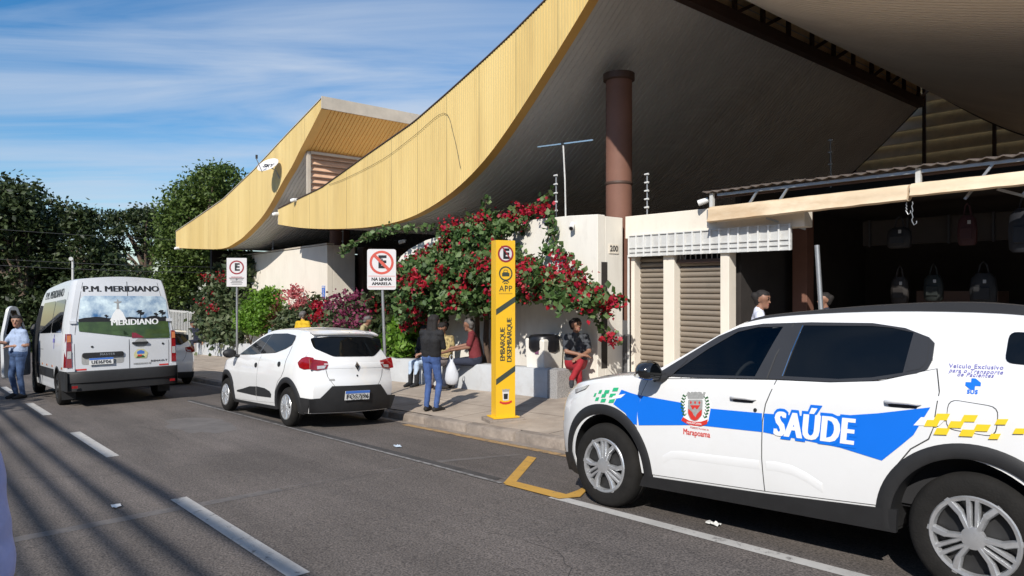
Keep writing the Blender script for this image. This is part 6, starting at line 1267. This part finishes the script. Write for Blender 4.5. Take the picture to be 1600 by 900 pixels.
# small plants and dry leaves on the soil
t = thing('heliconia', 'small orange-flowered plant at the left end of the bench', 'plant', (-14.3, 8.85, -.1), wc=True)
for k in range(9):
    a = k*2.4; s0 = Vector((-14.3+.12*math.cos(a), 8.9+.08*math.sin(a), zp(-14.3, 8.55)+.42)); p1 = s0+Vector((.10*math.cos(a), .06*math.sin(a), .20)); p2 = p1+Vector((.12*math.cos(a), .08*math.sin(a), .08)); w = Vector((-math.sin(a), math.cos(a), 0))*.05
    O('blade', MB().add([s0, p1+w, p1-w, p2], [(0, 1, 2), (1, 3, 2)]), M_AMBL if k % 3 == 0 else M_L4, t, fix=False)

# ------------------------------------------------------------------ people
TMP = bpy.data.scenes.new('tmp')
def cloth(name, c, var=.12, scale=9, col2=None): return mat(name, c, .85, var=var, scale=scale, bump=.25, bscale=35, col2=col2)
SK1 = mat('skin', (.36, .19, .125), .55, var=.08, scale=12); SK2 = mat('brown skin', (.27, .135, .085), .55, var=.08, scale=12)
HB = mat('black hair', (.012, .009, .008), .8, var=.3, scale=40); HG = mat('greying hair', (.11, .10, .095), .6, var=.5, scale=60)
EYE = mat('eye dark', (.02, .012, .01), .3, var=0); LIP = mat('lips', (.30, .11, .09), .5, var=0)
J0 = dict(pel=(0, 0, .94), che=(0, .01, 1.27), nec=(0, .01, 1.455), hea=(0, -.01, 1.60), sL=(-.185, .01, 1.395), sR=(.185, .01, 1.395), eL=(-.235, .03, 1.12), eR=(.235, .03, 1.12), wL=(-.245, -.06, .88), wR=(.245, -.06, .88),
    hL=(-.095, 0, .90), hR=(.095, 0, .90), kL=(-.105, -.02, .49), kR=(.105, -.02, .49), aL=(-.11, .03, .085), aR=(.11, .03, .085), tL=(-.125, -.15, .03), tR=(.125, -.15, .03))
def sit(seat=.47, kf=.44, spread=.10, lean=0.):
    d = seat+.12-.94; up = {k: (v[0], v[1]-lean*(v[2]-.9), v[2]+d) for k, v in J0.items() if k in ('pel', 'che', 'nec', 'hea', 'sL', 'sR', 'eL', 'eR', 'wL', 'wR', 'hL', 'hR')}
    up.update(kL=(-spread, -kf, seat+.06), kR=(spread, -kf, seat+.06), aL=(-spread, -kf-.02, .085), aR=(spread, -kf-.02, .085), tL=(-spread-.01, -kf-.2, .03), tR=(spread+.01, -kf-.2, .03)); return up
def person(label, loc, yaw, J=None, s=1., look=0., nod=0., skin=None, hair=None, shirt=None, pants=None, shoe=None, sleeve='short', longhair=0, fat=1., dress=0, vox=.0115, group=None, extra=(), inner=None):
    """yaw 0 faces -y; joints are written for a 1.72 m figure; prims are (a, b, ra, rb, material)"""
    j = dict(J0); j.update(J or {}); j = {k: Vector(v) for k, v in j.items()}; skin = skin or SK1; hair = hair or HB
    ms = []; P = []
    def mi(m):
        if m not in ms: ms.append(m)
        return ms.index(m)
    def cap(a, b, ra, rb, m): P.append((Vector(a), Vector(b), ra, rb, mi(m)))
    f = fat; up = (j['nec']-j['pel']).normalized()
    sx = (j['sR']-j['sL']).normalized()
    # trunk as paired capsules so that it is broad and flat
    for o in (-1, 1):
        cap(j['pel']+sx*o*.075*f+up*.0, j['pel'].lerp(j['che'], .45)+sx*o*.072*f, .115*f, .105*f, pants if not dress else shirt)
        cap(j['pel'].lerp(j['che'], .22)+sx*o*.076*f, j['che']+sx*o*.085, .113*f, .112, shirt)
        cap(j['che']+sx*o*.075, j['che'].lerp(j['nec'], .55)+sx*o*.09, .112, .078, shirt)
    cap(j['che'].lerp(j['nec'], .6), j['sL'], .075, .065, shirt); cap(j['che'].lerp(j['nec'], .6), j['sR'], .075, .065, shirt)
    cap(j['nec']-up*.02, j['nec'].lerp(j['hea'], .6), .056, .052, skin)
    cap(j['nec']-up*.035, j['nec']+up*.005, .075, .062, shirt)
    for S_ in 'LR':
        sh_, el, wr = j['s'+S_], j['e'+S_], j['w'+S_]
        if sleeve == 'long': cap(sh_, el, .062, .048, shirt); cap(el, el.lerp(wr, .93), .048, .036, shirt)
        else: cap(sh_, sh_.lerp(el, .72), .064, .062, shirt); cap(sh_.lerp(el, .6), el, .044, .040, skin)
        cap(el, wr, .040, .027, skin)
        d = (wr-el).normalized(); n = d.cross(Vector((0, 0, 1))); n = n.normalized() if n.length > .1 else Vector((1, 0, 0)); n2 = d.cross(n)
        pc = wr+d*.05; cap(wr, pc+d*.02, .026, .030, skin); cap(wr+n*.018, pc+d*.03+n*.02, .018, .017, skin); cap(wr-n*.018, pc+d*.03-n*.02, .018, .017, skin)
        for q in range(4):
            b0 = pc+d*.03+n*(.030-.020*q); l_ = (.062, .072, .068, .052)[q]; k1 = b0+d*l_*.55+n2*.006; k2 = k1+d*l_*.35+n2*.022; cap(b0, k1, .0095, .009, skin); cap(k1, k2, .009, .008, skin)
        cap(wr+n*.02+d*.015, wr+n*.055+d*.045, .011, .010, skin); cap(wr+n*.055+d*.045, wr+n*.058+d*.08, .010, .009, skin)
        hp, kn, ak, to = j['h'+S_], j['k'+S_], j['a'+S_], j['t'+S_]
        cap(hp, kn, .092*f, .060, pants); cap(kn, kn.lerp(ak, .35), .060, .060, pants); cap(kn.lerp(ak, .3), ak+Vector((0, 0, .02)), .060, .048, pants)
        cap(ak, ak+Vector((0, 0, .05)), .045, .042, pants); hl = ak-(to-ak).normalized()*.05; hl.z = to.z+.015; cap(hl, to, .043, .036, shoe); cap(ak-Vector((0, 0, .02)), to.lerp(ak, .5), .045, .045, shoe)
    # head
    h = j['hea']; Rm = Matrix.Rotation(look, 3, 'Z') @ Matrix.Rotation(nod, 3, 'X'); H = lambda x, y, z: h+Rm @ Vector((x, y, z))
    for o in (-1, 1):
        cap(H(o*.022, .012, .03), H(o*.022, -.02, .035), .074, .070, skin); cap(H(o*.018, -.03, -.01), H(o*.014, -.045, -.07), .052, .036, skin)
        cap(H(o*.076, .01, .015), H(o*.078, .012, -.02), .014, .010, skin); P.append((H(o*.032, -.090, .022), H(o*.036, -.089, .022), .009, .009, mi(EYE)))
        P.append((H(o*.018, -.093, .043), H(o*.046, -.086, .045), .006, .006, mi(hair)))
    cap(H(0, -.088, .02), H(0, -.106, -.018), .010, .014, skin); P.append((H(-.018, -.090, -.052), H(.018, -.090, -.052), .0085, .0085, mi(LIP))); cap(H(0, -.07, -.085), H(0, -.065, -.09), .028, .026, skin)
    for o in (-1, 1):
        cap(H(o*.024, .022, .062), H(o*.030, .055, .03), .074, .072, hair); cap(H(o*.025, -.030, .078), H(o*.03, .02, .075), .050, .068, hair); cap(H(o*.052, .03, .03), H(o*.048, .055, -.04), .042, .038, hair)
    if longhair:
        for o in (-1, 0, 1): cap(H(o*.045, .055, 0), h+Rm @ Vector((o*.06, .07, -.05))+Vector((0, .01, -longhair)), .055, .05, hair)
    if longhair < 0: cap(H(0, .10, .05), H(0, .13, .05), .045, .035, hair)
    for a, b_, ra, rb, m in extra: cap(j[a[0]]+Vector(a[1]) if isinstance(a[0], str) else a, j[b_[0]]+Vector(b_[1]) if isinstance(b_[0], str) else b_, ra, rb, m)
    b = MB()
    for a, c_, ra, rb, m in P:
        d = c_-a
        if d.length < 1e-4: b.ball(a, ra, 10); continue
        d.normalize(); L_ = (c_-a).length; prof = []
        for k in range(5): t = math.pi/2*k/4; prof.append((-ra*math.cos(t), ra*math.sin(t)))
        for k in range(5): t = math.pi/2*k/4; prof.append((L_+rb*math.sin(t), rb*math.cos(t)))
        b.tube([a+d*z for z, r in prof], [max(r, 1e-4) for z, r in prof], 12)
    me = bpy.data.meshes.new('p'); me.from_pydata([tuple(v) for v in b.v], [], b.f)
    ob = bpy.data.objects.new('p', me); TMP.collection.objects.link(ob)
    r = ob.modifiers.new('r', 'REMESH'); r.mode = 'VOXEL'; r.voxel_size = vox
    sm = ob.modifiers.new('s', 'SMOOTH'); sm.iterations = 3; sm.factor = .5
    
    with bpy.context.temp_override(scene=TMP, view_layer=TMP.view_layers[0]):
        dg = bpy.context.evaluated_depsgraph_get(); out = bpy.data.meshes.new_from_object(ob.evaluated_get(dg))
    bpy.data.objects.remove(ob)
    n = len(out.vertices); co = np.empty(n*3, np.float32); out.vertices.foreach_get('co', co); co = co.reshape(-1, 3)
    fc = np.empty(len(out.polygons)*3, np.float32); out.polygons.foreach_get('center', fc); fc = fc.reshape(-1, 3)
    best = np.full(len(fc), 9e9); bi = np.zeros(len(fc), np.int32)
    for a, c_, ra, rb, m in P:
        A = np.array(a); D = np.array(c_)-A; L2 = max(1e-9, float(D @ D)); t = np.clip(((fc-A) @ D)/L2, 0, 1); ds = np.linalg.norm(fc-A-t[:, None]*D, axis=1)-(ra+(rb-ra)*t)
        k = ds < best; best[k] = ds[k]; bi[k] = m
    out.materials.clear()
    for m in ms: out.materials.append(m)
    out.polygons.foreach_set('material_index', bi)
    fold = np.array([noise.noise(Vector((c0*9, c1*9, c2*14)))*.007+noise.noise(Vector((c0*22, c1*22, c2*26)))*.003 for c0, c1, c2 in co]); isc = np.zeros(n)
    clothes = [i for i, m in enumerate(ms) if m in (shirt, pants)]
    vi = np.empty(len(out.loops), np.int32); out.loops.foreach_get('vertex_index', vi); pl = np.empty(len(out.polygons), np.int32); out.polygons.foreach_get('loop_total', pl); fm = np.repeat(np.isin(bi, clothes), pl); isc[vi[fm]] = 1
    nv = np.empty(n*3, np.float32); out.vertices.foreach_get('normal', nv); co2 = co+nv.reshape(-1, 3)*(fold*isc)[:, None]
    out.vertices.foreach_set('co', co2.ravel()); out.polygons.foreach_set('use_smooth', np.ones(len(out.polygons), bool)); out.update()
    o = bpy.data.objects.new('person', out); COL.objects.link(o); o.location = loc; o.rotation_euler = (0, 0, yaw); o.scale = (s, s, s); tag(o, label, 'person', group); return o
C_BLUE = cloth('light blue shirt', (.34, .42, .58)); C_LAV = cloth('lavender shirt', (.42, .42, .66)); C_JEAN = cloth('blue jeans', (.05, .09, .19), .3); C_JEAN2 = cloth('bright blue jeans', (.05, .10, .27), .3); C_BLK = cloth('black cloth', (.013, .013, .015)); C_MAR = cloth('maroon polo', (.16, .02, .025)); C_YEL = cloth('yellow shirt', (.60, .38, .015)); C_BEI = cloth('khaki shirt', (.36, .30, .16)); C_RED = cloth('red trousers', (.30, .012, .02)); C_DGR = cloth('dark patterned blouse', (.05, .055, .065), .5, 25); C_FLO = cloth('floral blouse', (.09, .07, .04), .3, 16, (.55, .42, .18)); C_WHT = cloth('white blouse', (.66, .68, .78)); C_NAVY = cloth('navy cloth', (.02, .025, .045)); C_SHOE = cloth('dark shoes', (.02, .018, .017)); C_BRSH = cloth('brown shoes', (.12, .05, .03)); C_GPANT = cloth('grey print trousers', (.20, .17, .17), .4, 20); C_LTJ = cloth('pale denim', (.45, .55, .68)); C_CHAR = cloth('dark trousers', (.03, .03, .035))
D = math.degrees
# man at the van's open door, one hand on it
person('man in light blue shirt and jeans holding the open van door', (-19.4, 1.83, zr(-19.4, 1.83)), rad(22), {'sL': (-.17, .02, 1.39), 'eL': (-.27, -.10, 1.15), 'wL': (-.30, -.32, 1.20), 'sR': (.17, .02, 1.39), 'eR': (.23, .05, 1.12), 'wR': (.05, -.16, 1.10), 'kL': (-.10, -.08, .49), 'aL': (-.12, .02, .085), 'hea': (0, -.03, 1.60)}, s=1.09, look=rad(42), shirt=C_BLUE, pants=C_JEAN, shoe=C_SHOE, fat=1.12)
# someone close to the lens at the left edge
fx = at(-214, 449, 1.36); person('lavender-shirted person cut off by the left photo edge, close to the viewer', (fx[0], fx[1], zr(fx[0], fx[1])), rad(180+60), {'eR': (.275, .06, 1.20), 'wR': (.20, -.16, 1.08), 'sR': (.205, .02, 1.40)}, s=.985, shirt=C_LAV, pants=C_CHAR, shoe=C_SHOE, fat=1.06)
# standing woman with her back half turned
person('woman in black jacket and blue jeans standing on the kerb with long dark hair', (-9.62, 6.52, zp(-9.62, 6.52)), rad(205), {'eL': (-.20, -.08, 1.14), 'wL': (-.08, -.27, 1.12), 'eR': (.21, -.06, 1.13), 'wR': (.10, -.26, 1.10), 'pel': (.03, -.03, .94), 'che': (0, .03, 1.27), 'hea': (-.01, -.06, 1.585), 'kL': (-.10, -.10, .50), 'kR': (.08, -.02, .49), 'aR': (.09, .03, .085), 'tR': (.12, -.15, .03), 'aL': (-.10, .02, .085), 'tL': (-.15, -.15, .03), 'hL': (-.06, -.03, .90), 'hR': (.115, -.03, .91)}, s=.925, nod=rad(22), shirt=C_BLK, pants=C_JEAN2, shoe=C_SHOE, sleeve='long', longhair=.22)
# seated group on the bench
zb1 = lambda x: zp(x, 8.2)
j = sit(.47, .46, .09, .12); j.update(eL=(-.22, -.12, .80), wL=(-.06, -.30, .72), eR=(.22, -.10, .80), wR=(.08, -.30, .74))
person('seated woman in black with boots at the left of the bench group', (-12.95, 8.66, zb1(-12.95)), rad(15), j, s=.95, nod=rad(15), shirt=C_BLK, pants=C_LTJ, shoe=C_BLK, sleeve='long', longhair=.12, extra=[(('kL', (0, 0, -.14)), ('aL', (0, 0, 0)), .062, .055, C_BLK), (('kR', (0, 0, -.14)), ('aR', (0, 0, 0)), .062, .055, C_BLK)])
j = sit(.47, .46, .08, .16); j.update(eL=(-.20, -.14, .82), wL=(-.04, -.36, .80), eR=(.24, -.12, .80), wR=(.14, -.36, .76))
person('seated woman in a floral blouse looking down, middle of the bench group', (-12.3, 8.68, zb1(-12.3)), rad(28), j, s=.99, nod=rad(28), shirt=C_FLO, pants=C_GPANT, shoe=C_BRSH, longhair=-.1, skin=SK2)
j = sit(.47, .50, .12, .20); j.update(eL=(-.26, -.16, .86), wL=(-.20, -.46, .80), eR=(.22, -.14, .84), wR=(.06, -.42, .78), aR=(.10, -.62, .085), tR=(.11, -.80, .04), kR=(.12, -.50, .55))
person('seated man in maroon polo shirt with grey hair reaching out his arm', (-11.2, 8.68, zb1(-11.2)), rad(-42), j, s=1.04, look=rad(-12), nod=rad(8), shirt=C_MAR, pants=C_NAVY, shoe=C_SHOE, hair=HG, skin=SK2, fat=1.12)
j = sit(.47, .42, .06, .04); j.update(eL=(-.21, -.16, .80), wL=(.08, -.26, .74), eR=(.21, -.14, .80), wR=(-.04, -.30, .70), kR=(-.03, -.46, .64), aR=(-.20, -.52, .34), tR=(-.24, -.66, .26), kL=(-.06, -.44, .55), aL=(-.02, -.38, .085), tL=(-.02, -.55, .03))
person('woman in dark blouse and red trousers sitting cross-legged at the bench end', (-8.72, 9.0, zp(-8.7, 9)+.0), rad(58), j, s=1.0, look=rad(20), shirt=C_DGR, pants=C_RED, shoe=C_CHAR, fat=1.12, longhair=-.1, skin=SK2)
# people behind the hatchback
person('man in yellow shirt standing behind the white hatchback, seen from behind', (-19.2, 8.55, zp(-19.2, 8.55)), rad(205), {'wL': (-.12, -.28, 1.05), 'eL': (-.26, -.02, 1.12), 'wR': (.14, -.28, 1.05)}, s=1.0, hair=HG, nod=rad(15), shirt=C_YEL, pants=C_CHAR, shoe=C_SHOE)
person('man in khaki shirt bending his head behind the hatchback roof', (-14.55, 7.95, zp(-14.55, 7.95)), rad(150), {'hea': (0, -.10, 1.55), 'nec': (0, -.04, 1.43)}, s=.93, nod=rad(35), shirt=C_BEI, pants=C_CHAR, shoe=C_SHOE, hair=HG, skin=SK2, fat=1.15)
person('person in grey blue sitting on the planter beyond the hatchback windscreen', (-24.3, 9.75, zp(-24.3, 9.4)), rad(30), sit(.55, .44, .09), s=.98, shirt=C_BLUE, pants=C_NAVY, shoe=C_SHOE, skin=SK2)
j = sit(.52, .44, .12, .45); person('person in dark clothes hunched on the far end of the planter', (-32.6, 9.7, zp(-32.6, 9.5)), rad(20), j, s=1.05, nod=rad(25), shirt=C_NAVY, pants=C_NAVY, shoe=C_SHOE, sleeve='long')
# people by the shop
person('woman in a white blouse with tied hair walking behind the emergency car', (-4.98, 8.7, zp(-4.98, 8.7)), rad(125), {'hea': (0, -.04, 1.60)}, s=1.0, look=rad(-28), nod=rad(8), shirt=C_WHT, pants=C_NAVY, shoe=C_SHOE, longhair=-.1, skin=SK2)
person('woman with tied dark hair in the shade of the shop doorway', (-5.05, 10.75, zp(-5.05, 10.4)), rad(-40), None, s=.95, shirt=C_NAVY, pants=C_NAVY, shoe=C_SHOE, longhair=-.1, skin=SK2)
bpy.data.scenes.remove(TMP)
# things held
def bag(name, label, cat, c, w, h, m, yaw=0, col=None):
    t = thing(name, label, cat, c, (0, 0, yaw)); rows = []
    for v, k in ((0, .35), (.05, .78), (.22, 1), (.45, .95), (.65, .72), (.82, .45), (.93, .22), (1, .12)):
        rows.append([(w/2*k*math.cos(a*math.pi/9)*(1+.28*noise.noise(Vector((a*.9, v*5, 1)))), w*.30*k*math.sin(a*math.pi/9)*(1+.4*noise.noise(Vector((a*1.2, v*6, 7)))), -h+h*v) for a in range(18)])
    b = MB().grid(rows, closed=True); b.add(rows[0], [tuple(range(18))]); O('sack', b, m, t, smooth=60)
    for s_ in (-1, 1): O('handle', MB().tube([(s_*.02, 0, -.03), (s_*.035, .0, .05), (s_*.01, 0, .09)], [.012, .008, .006], 6), m, t)
    return t
M_PBAG = leafmat('thin white plastic', [(.72, .74, .78), (.74, .75, .78)], .25, .35)
bag('carrier_bag', 'white plastic carrier bag held by the man in maroon', 'bag', (-11.12, 8.0, zb1(-11.2)+.66), .27, .50, M_PBAG, rad(40))
bag('handbag', 'black shoulder bag at the seated woman in black', 'bag', (-12.45, 8.32, zb1(-12.4)+.62), .26, .34, mat('black leather', (.012, .012, .013), .35, var=0), rad(20))
